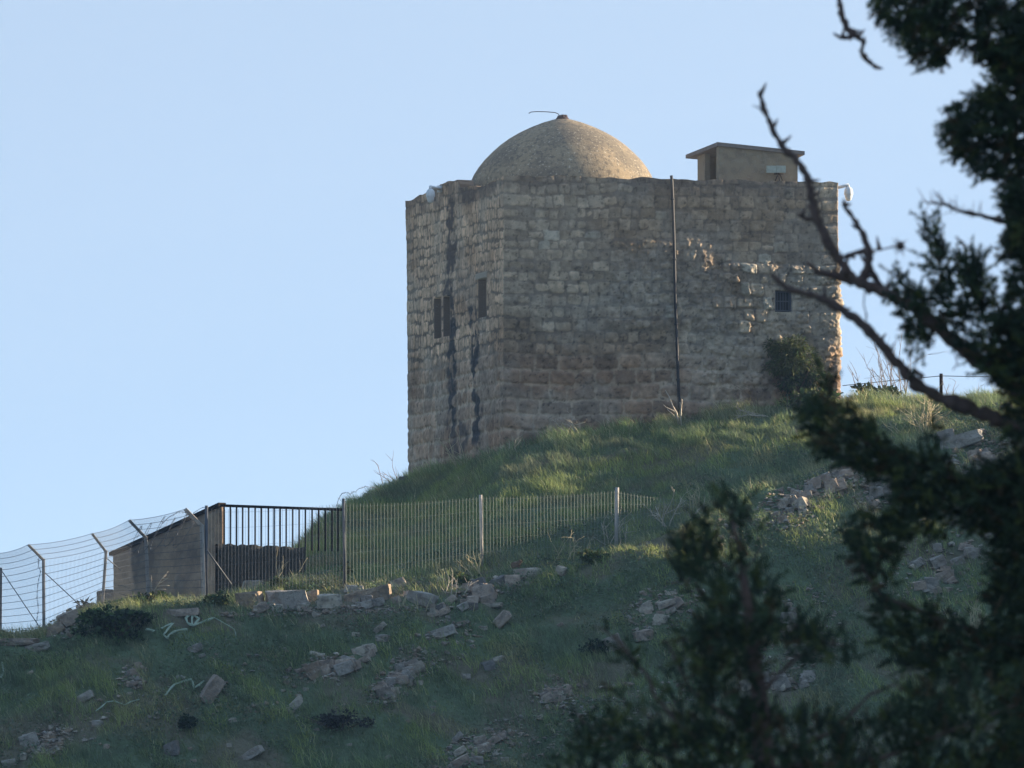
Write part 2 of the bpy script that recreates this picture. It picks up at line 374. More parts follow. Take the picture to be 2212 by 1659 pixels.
# ledge where the upper right part of the front sets back
step_z = 17.05
disp += onF * 0.045 * (1 - sstep(ZZ + (fbm(UU * 1.5, ZZ * 0, 73, 2) - .5) * 0.16, step_z - 0.03, step_z + 0.02)) * sstep(UU, U1 + 4.6, U1 + 6.0)
# stone colours
h = jit[..., None]; h2 = sid[..., None]
stone_low = np.array((0.43, 0.29, 0.20)) * (0.66 + 0.55 * h) + np.array((0.02, 0.0, -0.01)) * (h2 - 0.5)
stone_up = np.array((0.51, 0.395, 0.28)) * (0.66 + 0.55 * h) + np.array((0.05, 0.025, 0.0)) * (h2 - 0.6)
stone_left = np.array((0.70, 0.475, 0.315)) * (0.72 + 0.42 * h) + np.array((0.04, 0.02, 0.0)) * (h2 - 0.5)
pale = (h > 0.955) & onF[..., None] & (ZZ[..., None] > 14.8)
stone_up = np.where(pale, np.array((0.52, 0.45, 0.35)), stone_up)
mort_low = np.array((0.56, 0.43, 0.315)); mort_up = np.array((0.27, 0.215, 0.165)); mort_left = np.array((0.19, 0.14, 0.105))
L3 = lowm[..., None]
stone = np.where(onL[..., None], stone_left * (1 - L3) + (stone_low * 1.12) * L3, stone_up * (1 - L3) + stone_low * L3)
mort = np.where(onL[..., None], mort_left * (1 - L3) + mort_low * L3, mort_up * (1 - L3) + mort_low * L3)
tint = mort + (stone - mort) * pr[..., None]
lich = sstep(fbm(UU * 0.9, ZZ * 0.9, 81, 4), 0.46, 0.62)[..., None]
wth = sstep(fbm(UU * 0.45 + 11, ZZ * 0.55, 83, 4), 0.44, 0.62)[..., None]
tint = tint * (1 - 0.30 * wth * np.array((0.8, 1.0, 1.15)))
tint = tint * (1 - 0.35 * lich) + np.array((0.36, 0.32, 0.27)) * 0.35 * lich
rzz = (rz * sstep(fbm(UU * 1.1, ZZ * 1.1, 85, 3), 0.42, 0.55))[..., None]
tint = tint * (1 - 0.35 * rzz) + np.array((0.46, 0.38, 0.28)) * 0.35 * rzz
topd = (sstep(ZZ, 18.6, 19.2) * sstep(fbm(UU * 1.3, ZZ * .8, 87, 3), 0.3, 0.6))[..., None]
tint = tint * (1 - 0.5 * topd) + np.array((0.085, 0.08, 0.085)) * 0.5 * topd
mic = (fbm(UU * 8, ZZ * 8.7, 91, 3) - 0.5) * 0.9 + (fbm(UU * 3.7 + 9, ZZ * 4.1, 93, 3) - 0.5) * 0.6
pit = sstep(fbm(UU * 14, ZZ * 14, 95, 2), 0.68, 0.8)
tint = tint * np.clip(1 + 1.0 * mic - 0.5 * pit, 0.35, 1.7)[..., None]
# black rain streaks down the left face
P0 = base_pos(UU); P0[..., 2] = ZZ
PX, PY = px(P0)
def near_line(pts, wd, seed):
    pts = np.array(pts, float); cx = np.interp(PY, pts[:, 1], pts[:, 0])
    inside = sstep(PY, pts[0, 1] - 6, pts[0, 1] + 4) * (1 - sstep(PY, pts[-1, 1] - 10, pts[-1, 1] + 14))
    ww = wd * 1.25 * (0.55 + 1.0 * vn(PY * 0.06, PY * 0 + 3, seed)) 
    d = np.abs(PX - cx + (fbm(PX * 0.12, PY * 0.06, seed + 3, 3) - 0.5) * 16)
    return (1 - sstep(d, ww * 0.55, ww * 1.25)) * inside * onL
st = near_line([(974, 428), (976, 520), (973, 570), (970, 640), (975, 690), (973, 740), (978, 830), (976, 880), (975, 945)], 6.6, 101)
st = np.maximum(st, near_line([(1020, 660), (1024, 720), (1026, 780), (1024, 845), (1036, 870), (1032, 905), (1028, 960)], 5.6, 103))
st = np.maximum(st, near_line([(975, 905), (992, 930), (995, 955), (985, 985)], 14.0, 105) * 0.8)
st = np.maximum(st, near_line([(1006, 405), (1010, 425), (1008, 440)], 13.0, 107) * 0.9)
st = st * (0.2 + 0.8 * sstep(fbm(UU * 3, ZZ * 3, 109, 3), 0.33, 0.5))
s3 = st[..., None] * 0.97
tint = tint * (1 - s3) + np.array((0.032, 0.036, 0.045)) * s3
# patchy darkening along the top of the left face
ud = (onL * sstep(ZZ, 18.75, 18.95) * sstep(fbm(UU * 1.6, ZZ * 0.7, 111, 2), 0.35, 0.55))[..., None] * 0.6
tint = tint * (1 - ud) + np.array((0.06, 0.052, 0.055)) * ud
# window and slit recesses
def recess(face, X0, Y0, X1, Y1, depth):
    a0, z0, _ = face_pt(face, (X0), (Y0 + Y1) / 2); a1, z1, _ = face_pt(face, X1, (Y0 + Y1) / 2)
    _, zt, _ = face_pt(face, (X0 + X1) / 2, Y0); _, zb, _ = face_pt(face, (X0 + X1) / 2, Y1)
    if face == 'F': ua, ub = U1 + a0, U1 + a1
    else: ua, ub = U1 - a0, U1 - a1
    ua, ub = min(ua, ub), max(ua, ub)
    m = (UU > ua) & (UU < ub) & (ZZ > zb) & (ZZ < zt)
    rim = (UU > ua - 0.13) & (UU < ub + 0.13) & (ZZ > zb - 0.14) & (ZZ < zt + 0.2)
    disp[rim] = 0.03 + 0.25 * (disp[rim] - 0.03)
    disp[m] = -depth
    return ua, ub, zb, zt, m
w1 = recess('L', 1036, 603, 1051, 684, 0.30)
w2 = recess('L', 939, 644, 952.5, 731, 0.34)
w3 = recess('L', 959, 640, 972, 726, 0.34)
w4 = recess('F', 1675, 628, 1711, 673, 0.26)
lint = (UU > w1[0] - 0.3) & (UU < w1[1] + 0.15) & (ZZ > w1[3]) & (ZZ < w1[3] + 0.17)
tint[lint] = (0.36, 0.31, 0.25); disp[lint] = 0.045
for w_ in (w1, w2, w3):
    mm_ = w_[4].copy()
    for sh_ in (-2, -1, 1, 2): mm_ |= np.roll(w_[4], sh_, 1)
    tint[mm_] = (0.13, 0.10, 0.08)  # recesses and their edges coloured dark for the shade inside
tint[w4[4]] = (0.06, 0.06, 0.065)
# parapet line
topo = np.zeros_like(uu)
xx_ = U1 - uu                                                     # distance from the near corner along the left face
def uL(X, Y): return face_pt('L', X, Y)[0]
lp = [(-0.1, 0.0), (0.0, 0.0), (0.15, -0.06), (uL(1062, 388), -0.10), (uL(1040, 394), -0.14), (uL(1018, 402), -0.06), (uL(994, 405), 0.0), (uL(992, 405) + 0.02, 0.20), (uL(975, 405), 0.25), (uL(952, 410), 0.22), (uL(926, 420), 0.13), (uL(885, 432), 0.02), (WL + 1, 0.0)]
lp = np.array(lp); topo = np.where(uu < U1, np.interp(xx_, lp[:, 0], lp[:, 1]), 0)
topo = topo + (fbm(uu * 2.2, uu * 0, 121, 3) - 0.5) * 0.09 + (fbm(uu * 0.4, uu * 0 + 5, 123, 2) - 0.5) * 0.05
TOP = ZT + topo
Zc = np.minimum(ZZ, TOP[None, :])
od = out_dir(UU)
lean = np.zeros_like(UU)
# the far left edge leans in a little towards the foot
leanL = np.exp(-(UU / 4.0)) * (UU < U1) + np.exp(-((U4 - UU) / 3.0)) * (UU > U3)
P = base_pos(UU) + od * disp[..., None]
P[..., 2] = Zc
P += eF * (leanL * np.clip((19.2 - Zc) / 7.2, -0.1, 1.4) * 0.12)[..., None]
rows = [P]
inn = base_pos(uu) - out_dir(uu) * 0.38
topr = inn.copy(); topr[:, 2] = TOP - 0.02 + (fbm(uu * 2, uu * 0 + 9, 127, 2) - .5) * .05
botr = inn.copy(); botr[:, 2] = 18.4
AllP = np.concatenate([P, topr[None], botr[None]]); AllC = np.concatenate([tint, tint[-1:] * 0.9, tint[-1:]])
ny_, nx_ = AllP.shape[:2]
idx = np.arange(nx_ * ny_).reshape(ny_, nx_)
q = np.stack([idx[:-1, :-1], idx[:-1, 1:], idx[1:, 1:], idx[1:, :-1]], -1).reshape(-1, 4)
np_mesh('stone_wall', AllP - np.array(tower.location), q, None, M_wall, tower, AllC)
# roof deck
mb = MB(); ctr = c0 + eF * WF / 2 - nF * WL / 2
mb.box((ctr[0], ctr[1], 18.55), eF * (WF / 2 - 0.39), -nF * (WL / 2 - 0.39), (0, 0, 0.1)); mb.build('roof_deck', M_slab, tower, smooth=False)
# dome, with its stone finial and a bent wire
dc = np.array((at(1215, 300, 256.0).x, 256.0, 0))
zc = lambda Y: at(1213, Y, 256.0).z
prof = [(0.01, 257.0), (20, 258.5), (45, 266), (70, 276), (95, 288), (117, 301), (136, 315), (153, 330), (169, 346), (182, 363), (192, 379), (198, 393), (202, 408), (205, 430), (207, 470)]
dome_prof = [(r / 82.4, zc(Y)) for r, Y in prof][::-1]
from bisect import bisect
pr_r = np.array([p[0] for p in dome_prof]); pr_z = np.array([p[1] for p in dome_prof]); tt = np.linspace(0, 1, len(pr_r)); t2 = np.linspace(0, 1, 60)
dome_prof = list(zip(np.interp(t2, tt, pr_r), np.interp(t2, tt, pr_z)))
mb = MB(); n = 128; vs = []
for r, z in dome_prof:
    g = np.arange(n) * 2 * math.pi / n
    rr = r + (fbm(5 + 2 * np.cos(g), 5 + 2 * np.sin(g) + z, 131, 2) - 0.5) * 0.06 * min(1, r)
    vs.append(np.stack([dc[0] + rr * np.cos(g), dc[1] + rr * np.sin(g), np.full(n, z)], -1))
vs = np.concatenate(vs)
q = [(i * n + k, i * n + (k + 1) % n, (i + 1) * n + (k + 1) % n, (i + 1) * n + k) for i in range(59) for k in range(n)]
mb.add(vs, q); dome = mb.build('dome', M_dome, tower)
dome.location = (0, 0, 0)
fz = zc(258)
mb = MB()
for k in range(9):
    a = k * 2.4; mb.lathe((dc[0] + 0.09 * math.cos(a), dc[1] + 0.09 * math.sin(a), fz - 0.02), [(0.005, 0.0), (0.055, 0.0), (0.07, 0.05), (0.04, 0.10 + 0.02 * (k % 3)), (0.0, 0.12)], 7)
mb.lathe((dc[0], dc[1], fz), [(0.17, -0.03), (0.17, 0.03), (0.06, 0.12), (0.0, 0.13)], 10)
def sub(mb, name, mat, par, **kw):
    """child of a part: vertices relative to the thing, the part itself sits at the thing's origin"""
    v = mb
    o = v.build(name, mat, None, **kw)
    me = o.data; co = np.zeros(len(me.vertices) * 3); me.vertices.foreach_get('co', co); co = co.reshape(-1, 3)
    root = par
    while root.parent: root = root.parent
    co -= np.array(root.location); me.vertices.foreach_set('co', co.ravel()); me.update()
    o.parent = par; return o
sub(mb, 'finial', M_finial, dome)
mb = MB(); mb.tube([at(1210, 252, 256), at(1206, 246, 256), at(1199, 243, 256), at(1180, 241.5, 256), at(1160, 241, 256), at(1147, 242, 256), at(1142, 245, 256)], 0.011, 5)
sub(mb, 'bent_wire', M_rust, dome)
# rooftop hut
hut_o = np.array(at(1550, 388, 251.9)); zr = 18.62
cz = lambda X, Y, d=251.9: at(X, Y, d).z
hw, hd = 2.13, 1.95
hc = np.array((hut_o[0], hut_o[1], 0)) - nF * 0.04 + eF * 0.05
zfl = at(1550, 316, 251.9).z; zfr = at(1728, 334, 252.5).z; zbl = at(1510, 338, 253.8).z; zbr = zbl + zfr - zfl
def hp(a, b, z): p = hc + eF * a - nF * b; return (p[0], p[1], z)
mb = MB()
t_ = 0.16
def wallquad(mb, a0, b0, a1, b1, zt0, zt1, za=zr, th=0.14):
    p = np.array(hp(a0, b0, 0)); q_ = np.array(hp(a1, b1, 0)); d = (q_ - p) / np.linalg.norm(q_ - p); nn = np.array((-d[1], d[0], 0)) * th
    v = [p + (0, 0, za), q_ + (0, 0, za), q_ + (0, 0, zt1), p + (0, 0, zt0)]; v = [np.array(x) for x in v]
    v = v + [x + nn for x in v]
    mb.add(v, [(0, 1, 2, 3), (7, 6, 5, 4), (0, 4, 5, 1), (1, 5, 6, 2), (2, 6, 7, 3), (3, 7, 4, 0)])
wallquad(mb, 0, 0, hw, 0, zfl, zfr)                          # front
wallquad(mb, hw, 0.141, hw, hd, zfr, zbr)                    # right
zl = lambda b: zfl + (zbl - zfl) * b / hd
wallquad(mb, 0.14, 0.141, 0.14, 0.24, zl(.141), zl(.24))
wallquad(mb, 0.14, 1.28, 0.14, hd, zl(1.28), zl(hd))         # left, door gap between
wallquad(mb, 0.3, hd - .14, hw - 0.15, hd - .14, zbl, zbr)
hut = mb.build('rooftop_hut', M_plaster, tower, smooth=False)
mb = MB(); o_ = 0.17
def slabpt(a, b, up): return hp(a, b, zfl + (zfr - zfl) * a / hw + (zbl - zfl) * b / hd + up)
v = [slabpt(a, b, up) for up in (0.003, 0.10) for a, b in ((-0.06, -0.07), (hw + o_, -0.07), (hw + o_, hd + o_), (-o_, hd + o_ + .35))]
mb.add(v, [(3, 2, 1, 0), (4, 5, 6, 7), (0, 1, 5, 4), (1, 2, 6, 5), (2, 3, 7, 6), (3, 0, 4, 7)])
sub(mb, 'hut_roof', M_hutroof, hut, smooth=False)
mb = MB(); pa = hp(0.19, 0.25, 0); pb = hp(0.19, 0.62, 0)
mb.box(((pa[0] + pb[0]) / 2, (pa[1] + pb[1]) / 2, (zr + zl(.5)) / 2 - 0.03), (np.array(pb) - np.array(pa)) / 2, eF * 0.02, (0, 0, (zl(.5) - zr) / 2 - 0.04))
sub(mb, 'hut_doorway_shade', M_dark, hut, smooth=False)  # near-black panel stands in for the shade inside the doorway
# windows of the tower
def window_parts(rec, face, depth, bars):
    ua, ub, zb, zt, _ = rec
    if face == 'F': f0, e, n = c0 - eF * U1, eF, nF
    else: f0, e, n = c0 + -nF * WL, nF, -eF
    pos = lambda u, z, off: tuple(f0 + e * u + n * off + np.array((0, 0, z)))
    mb = MB(); uc, zc_ = (ua + ub) / 2, (zb + zt) / 2
    back = depth - 0.03
    mb.box(pos(uc, zc_, -back), e * ((ub - ua) / 2 - .005), n * 0.012, (0, 0, (zt - zb) / 2 - .005))
    wn = mb.build('window', M_dark, tower, smooth=False)  # dark panel at the back stands in for the unlit interior
    if bars:
        fr = MB(); t = 0.018
        for z in (zb + 0.03, zt - 0.03, zc_): fr.box(pos(uc, z, -0.07), e * ((ub - ua) / 2 - .01), n * t * .6, (0, 0, t * .7))
        for u in (ua + 0.02, ub - 0.02): fr.box(pos(u, zc_, -0.07), e * t, n * t, (0, 0, (zt - zb) / 2 - 0.02))
        for k in range(5):
            u = ua + 0.04 + (ub - ua - 0.08) * (k + .5) / 5
            fr.tube([pos(u, zb + .02, -0.07), pos(u, zt - .02, -0.07)], 0.011, 6)
        sub(fr, 'window_grille', M_grille, wn, smooth=False)
    return wn
for rec, face, dp, bars in ((w1, 'L', .30, False), (w2, 'L', .34, False), (w3, 'L', .34, False), (w4, 'F', .26, True)): window_parts(rec, face, dp, bars)
# drainpipe
mb = MB(); pp = []
for X, Y in ((1450, 379), (1451.5, 392), (1453, 430), (1455.5, 500), (1457, 560), (1458.5, 640), (1461, 700), (1463, 760), (1465, 820), (1467, 870), (1468, 905)):
    pp.append(face_pt('F', X, Y, 0.13)[2])
mb.tube(pp, 0.038, 8)
for k in (2, 4, 6, 8):
    mb.tube([pp[k] + np.array((0, 0, .025)), pp[k] - np.array((0, 0, .025))], 0.052, 8)
    mb.box(pp[k] - nF * 0.06, eF * 0.03, nF * 0.06, (0, 0, 0.015))
mb.build('drainpipe', M_pipe, tower)
# cameras
def sec_cam(X, Y, d, wall_pt, label):
    p = at(X, Y, d); e = empty('security_camera', p, label, 'security camera', None); P_ = np.array(p)
    m = MB(); m.lathe(P_, [(0.0, 0.19), (0.06, 0.19), (0.10, 0.14), (0.115, 0.06), (0.118, 0.0), (0.11, -0.02)], 18); m.build('housing', M_white, e)
    m = MB(); m.lathe(P_, [(0.10, -0.025), (0.092, -0.08), (0.07, -0.14), (0.035, -0.17), (0, -0.175)], 18); m.build('lens_bowl', M_white, e)
    m = MB(); w_ = np.array(wall_pt); m.tube([P_ + (0, 0, 0.16), P_ + (0, 0, 0.245), w_], 0.042, 8)
    dirv = (w_ - (P_ + (0, 0, 0.245))); dirv /= np.linalg.norm(dirv)
    m.box(w_ - dirv * 0.01, dirv * 0.02, np.cross(dirv, (0, 0, 1)) * 0.07, (0, 0, 0.09)); m.build('bracket_arm', M_white, e)
sec_cam(930, 424, 253.9, face_pt('L', 950, 408, 0.06)[2], 'white dome security camera on the left face of the tower, under the notched parapet')
rc = c0 + eF * WF - nF * 0.25
sec_cam(1833, 420, 252.65, np.array((rc[0] + .03, rc[1], at(1817, 406, 252.7).z)), 'sunlit white dome security camera sticking out past the right corner of the tower')
# twin floodlight boxes in front of the hut
bc = np.array(at(1676, 366, 252.1)); e = empty('floodlight', bc, 'pair of flat grey-green lamp boxes on a stand in front of the rooftop hut', 'floodlight')
for k, s in enumerate((-1, 1)):
    m = MB(); m.box(bc + eF * 0.128 * s + (0, 0, 0.008 * k), eF * 0.124, nF * 0.05, (0, 0, 0.09)); m.build('lamp_box', M_boxm, e, smooth=False)
m = MB(); b0 = bc + eF * 0.08
m.tube([b0 - (0, 0, .08), b0 + eF * 0.12 - (0, 0, .30)], 0.016, 6); m.tube([b0 - (0, 0, .08), b0 - eF * 0.1 - (0, 0, .30)], 0.016, 6); m.tube([b0 - (0, 0, .08), b0 + nF * 0.05 - (0, 0, .30)], 0.016, 6)
m.box(b0 - (0, 0, .11), eF * 0.12, nF * .03, (0, 0, .02)); m.build('stand', M_rust, e)

# ------------------------------------------------------------------ rocks
rr_ = random.Random(5)
def rock_mesh(seed):
    """angular block: convex hull of jittered box corners and a few extra points, facets slightly broken up"""
    r = random.Random(seed); bm = bmesh.new()
    for i in (-1, 1):
        for j in (-1, 1):
            for k in (-1, 1):
                for _ in range(2): bm.verts.new((i * r.uniform(.55, 1), j * r.uniform(.55, 1), k * r.uniform(.5, 1)))
    for _ in range(7):
        v = Vector([r.gauss(0, 1) for _ in range(3)]).normalized() * r.uniform(.85, 1.08); bm.verts.new(v)
    res = bmesh.ops.convex_hull(bm, input=bm.verts); bmesh.ops.delete(bm, geom=[g for g in res['geom_interior'] if isinstance(g, bmesh.types.BMVert)], context='VERTS')
    bmesh.ops.dissolve_limit(bm, angle_limit=R(14), verts=bm.verts, edges=bm.edges)
    bmesh.ops.triangulate(bm, faces=bm.faces)
    bmesh.ops.subdivide_edges(bm, edges=bm.edges, cuts=2, use_grid_fill=True); bmesh.ops.triangulate(bm, faces=bm.faces)
    bm.verts.ensure_lookup_table(); bm.verts.index_update()
    v = np.array([x.co[:] for x in bm.verts]); f = np.array([[y.index for y in x.verts] for x in bm.faces]); bm.free()
    n = v / np.linalg.norm(v, axis=1)[:, None]
    v = v + n * ((fbm(v[:, 0] * 2.6 + seed, v[:, 1] * 2.6 + v[:, 2] * 3.1, seed, 3) - 0.5) * 0.22)[:, None]
    return v / np.abs(v).max(0), f
ROCKS = [rock_mesh(100 + k) for k in range(14)]
def rot_xyz(a, b, c): return np.array(Matrix.Rotation(c, 3, 'Z') @ Matrix.Rotation(b, 3, 'Y') @ Matrix.Rotation(a, 3, 'X'))
TINTS = {'grey': (0.38, 0.34, 0.295), 'pale': (0.50, 0.43, 0.345), 'brown': (0.36, 0.27, 0.19), 'pink': (0.45, 0.35, 0.275), 'dark': (0.19, 0.175, 0.165)}
def rock(X, Y, wpx, hpx, tilt=0.0, tint='grey', label=None, group=None, sink=0.25, depth=None, name='rock', seed=None, cat='rock', p=None):
    """rock whose outline is about wpx x hpx picture pixels; (X, Y) its middle"""
    if p is None: p = hit(X, Y + hpx * 0.38)
    FOOT.append((p.x, p.y, wpx * p.y / FPX / 2, hpx * p.y / FPX))
    d = p.y; s = d / FPX
    sx, sz = wpx * s / 2, hpx * s / 2; sy = depth if depth else min(sx, sz) * 1.1 + 0.3 * abs(sx - sz)
    k = rr_.randrange(len(ROCKS)) if seed is None else seed % len(ROCKS)
    v, f = ROCKS[k]
    v = (v * (sx, sy, sz)) @ np.array(Matrix.Rotation(-R(tilt), 3, 'Y')).T
    v = v @ np.array(Matrix.Rotation(R(rr_.uniform(-14, 14)), 3, 'Z')).T
    lo = v[:, 2].min()
    c = np.tile(np.array(TINTS[tint]) * rr_.uniform(0.85, 1.15), (len(v), 1))
    o = np_mesh(name, v, None, f, M_rock, None, c, smooth=False)
    o.location = (p.x, p.y + sy * 0.25, p.z + sz * (0.74 - sink * 0.35))
    tag(o, label, cat, group); return o
FOOT = []
G_ROW = 'boulders in the row along the foot of the mesh fence'
big = [
 (538, 1299, 66, 46, 4, 'brown', 'tan boulder with a lit right edge, left end of the row below the mesh fence', G_ROW),
 (620, 1296, 96, 50, -1, 'grey', 'largest squared boulder of the row, grey top and brown underside, below the mesh fence', G_ROW),
 (676, 1288, 26, 32, 0, 'brown', 'narrow brown boulder wedged right of the large squared block', G_ROW),
 (712, 1297, 58, 36, 0, 'pale', 'pale rough boulder between the squared block and the long boulder', G_ROW),
 (766, 1271, 46, 18, 0, 'grey', 'small grey stone at the foot of the thin post with the coiled wire', G_ROW),
 (798, 1285, 112, 34, 12, 'brown', 'long low tan boulder with a lit rounded end, lying below the fence', G_ROW),
 (860, 1259, 38, 22, 20, 'pale', 'small wedge-shaped stone behind the end of the long tan boulder', G_ROW),
 (908, 1293, 78, 36, -10, 'grey', 'dark flat-sided boulder with dry stalks in front, right end of the row', G_ROW),
 (954, 1254, 18, 14, -20, 'pale', 'small pointed pale stone in the lit grass under the fence', None),
 (934, 1317, 15, 28, 0, 'pale', 'upright narrow grey stone below the dark boulder', None),
 (457, 1490, 34, 70, -35, 'pink', 'large pinkish slab standing tilted in the grass beside the tape', None),
 (185, 1504, 36, 20, 28, 'grey', 'lone grey stone with a flat side in the grass on the left', None),
 (298, 1437, 17, 17, 0, 'pink', 'small round pinkish stone on top of the little heap left of centre', None),
 (63, 1597, 44, 34, 15, 'grey', 'rounded grey boulder beside bare brown earth, bottom left', None),
 (52, 1633, 15, 18, 0, 'pale', 'small pale upright stone under the rounded grey boulder', None),
 (18, 1648, 34, 19, 12, 'grey', 'flat stone cut by the left edge of the picture at the bottom', None),
 (210, 1562, 22, 16, 0, 'grey', 'small grey stone below the left end of the wavy tape', None),
 (230, 1612, 13, 12, 0, 'pink', 'small pinkish stone alone in the grass at the bottom left', None),
 (423, 1400, 38, 20, 20, 'grey', 'half-buried grey boulder below the tangled tape', None),
 (636, 1520, 20, 52, -42, 'pale', 'long pale slab lying slanted in the grass left of the stone pile', None),
 (660, 1490, 13, 11, 0, 'pale', 'small pale stone just above the slanted pale slab', None),
 (503, 1555, 14, 11, 0, 'pale', 'small cream stone in the grass right of the tilted pinkish slab', None),
 (542, 1630, 60, 22, 32, 'grey', 'long grey slab lying diagonally at the bottom edge of the picture', None),
 (495, 1610, 12, 9, 0, 'pale', 'small whitish stone above the diagonal grey slab', None),
 (373, 1617, 32, 34, 20, 'dark', 'dark bluish-grey boulder low on the slope', None),
 (80, 1398, 58, 20, 12, 'grey', 'low half-buried rock right of the flat slab at the left edge', None),
 (38, 1386, 92, 18, 0, 'pink', 'wide flat slab at the foot of the left fence posts', None),
 (232, 1290, 40, 44, 0, 'pink', 'upright reddish rock leaning on the left end of the brown wall', None),
 (150, 1334, 56, 32, 20, 'pink', 'reddish boulder on the skyline right of the second angled post', None),
 (185, 1316, 38, 26, 15, 'pink', 'upper reddish boulder beside the spiky plant', None),
 (122, 1358, 44, 26, 25, 'brown', 'brown boulder at the foot of the purplish angled post', None),
 (395, 1322, 74, 18, 4, 'pink', 'flat rock half covered by lit grass, left of the thick angled post', None),
 (820, 1354, 13, 34, -48, 'pale', 'thin pale slab lying slanted below the long tan boulder', None),
 (768, 1371, 18, 12, 0, 'pale', 'small flat pale stone left of the thin slanted slab', None),
 (826, 1378, 34, 18, 0, 'grey', 'rough grey stone right below the thin slanted slab', None),
 (955, 1366, 66, 26, 14, 'grey', 'long flat grey boulder right of the middle of the slope', None),
 (997, 1347, 24, 12, 10, 'pale', 'small flat stone above the right end of the long flat boulder', None),
 (1084, 1336, 26, 48, -42, 'pink', 'large leaning slab with a pale face, below the lit block', None),
 (1063, 1307, 48, 12, 3, 'pale', 'narrow flat stone above the large leaning slab', None),
 (1045, 1357, 20, 10, 10, 'pale', 'small flat stone left of the large leaning slab', None),
 (967, 1335, 13, 15, 0, 'grey', 'small upright grey stone below the rubble under the fence', None),
 (1077, 1423, 24, 13, 12, 'pale', 'white-topped stone on a grey boulder, middle of the slope', None),
 (1056, 1437, 30, 22, 15, 'dark', 'dark grey boulder left of the white-topped stone', None),
 (1006, 1460, 22, 12, 0, 'grey', 'grey stone with a dark hollow beside it, below the grey boulder', None),
 (1036, 1616, 50, 15, 22, 'pale', 'pale slab in the rubble near the bottom edge', None),
 (996, 1645, 44, 25, 28, 'pink', 'pinkish boulder cut by the bottom edge of the picture', None),
 (989, 1592, 14, 32, -40, 'grey', 'thin slanted slab above the pinkish bottom boulder', None),
 (1090, 1640, 20, 11, 0, 'pale', 'small pale stone at the bottom edge right of the rubble', None),
 (1165, 1548, 18, 9, 15, 'pale', 'small pale stone halfway between the stone heap and the bottom rubble', None),
 (1389, 1372, 48, 28, 10, 'pink', 'reddish boulder behind the small bare sprig', None),
 (1323, 1388, 46, 38, 20, 'grey', 'large grey boulder left of the small dark sprig', None),
 (1141, 1238, 62, 26, 2, 'pale', 'sunlit squared block of limestone the small animal sits on', None),
 (1212, 1232, 24, 24, -20, 'pale', 'small sunlit stone in the grass right of the squared block', None),
 (2175, 884, 26, 30, 20, 'brown', 'brown upright rock with a lit top by the thick branch, far right', None),
 (2146, 897, 22, 14, 0, 'pale', 'small stone with a lit top left of the brown upright rock', None),
 (2080, 950, 110, 34, 14, 'grey', 'wide grey rock ledge under the thick branch on the right', None),
 (2045, 938, 44, 24, 10, 'grey', 'dark shaded boulder at the left end of the grey ledge', None),
 (2120, 992, 52, 30, 14, 'pink', 'broken reddish rock below the grey ledge', None),
 (872, 1034, 22, 14, 12, 'dark', 'dark stone at the foot of the left corner of the tower', None),
]
for b_ in big: rock(*b_[:5], b_[5], b_[6], b_[7])
def pile(cx, cy, wpx, hpx, ang, count, smin, smax, tints, label, group, seed, flat=0.7):
    r = random.Random(seed); ca, sa = math.cos(R(ang)), math.sin(R(ang))
    for k in range(count):
        a = r.uniform(0, 6.283); q_ = math.sqrt(r.random()); u = math.cos(a) * q_ * wpx / 2; v = math.sin(a) * q_ * hpx / 2
        X = cx + u * ca + v * sa; Y = cy - u * sa + v * ca; s = 1.22 * r.uniform(smin, smax) * (1.25 if r.random() < 0.2 else 1)
        rock(X, Y, s, s * r.uniform(flat - .2, flat + .15), r.uniform(-10, 38), r.choice(tints), label, group, sink=-0.4 if k % 3 == 0 else 0.3)
pile(712, 1441, 90, 30, 10, 9, 24, 40, ['pink', 'brown', 'grey'], 'reddish boulder in the low heap left of the pile of pale stones', 'reddish boulders heaped left of the pale stone pile', 1)
pile(778, 1420, 60, 42, 20, 8, 16, 26, ['grey', 'pink', 'pale'], 'angular stone in the small heap above the pile of pale stones', 'angular stones heaped above the pale stone pile', 2)
pile(868, 1463, 120, 42, 38, 24, 16, 30, ['pale', 'pink', 'pink', 'grey'], 'pale angular stone in the long sloping pile at the middle of the slope', 'stones of the long sloping pile in mid-slope', 3)
pile(1203, 1494, 66, 36, 20, 15, 12, 22, ['pink', 'pale', 'pink'], 'small round pinkish stone in the loose heap right of the middle of the slope', 'stones of the loose heap right of mid-slope', 4)
pile(1434, 1312, 110, 60, 25, 16, 12, 28, ['pale', 'pink', 'pale'], 'flat pale stone in the scatter left of the dark foreground tree', 'flat stones scattered left of the foreground tree', 5, .5)
pile(1062, 1268, 120, 22, 8, 14, 20, 36, ['grey', 'dark', 'pink'], 'grey block in the rubble bank under the mesh fence', 'blocks of the rubble bank under the mesh fence', 6)
pile(1800, 1036, 130, 40, 30, 20, 12, 30, ['pink', 'grey', 'pink'], 'crumbled stone in the scree above the dark central tree top', 'stones of the upper scree behind the tree', 7)
pile(1715, 1090, 120, 50, 25, 16, 12, 26, ['pink', 'grey', 'pale'], 'loose stone in the scree between the two dark tree masses', 'stones of the middle scree behind the tree', 8)
pile(1893, 1066, 60, 44, 30, 10, 12, 26, ['grey', 'pink'], 'grey stone in the patch of scree right of the upper scree', 'stones of the right scree patch', 9)
pile(2125, 990, 70, 46, 20, 12, 12, 26, ['pale', 'grey', 'pink'], 'broken stone among the rubble below the grey ledge', 'stones below the grey ledge', 10)
pile(1030, 1620, 150, 46, 30, 16, 10, 24, ['pink', 'grey', 'pale'], 'small stone in the rubble strip at the bottom edge', 'stones of the rubble strip at the bottom edge', 11)
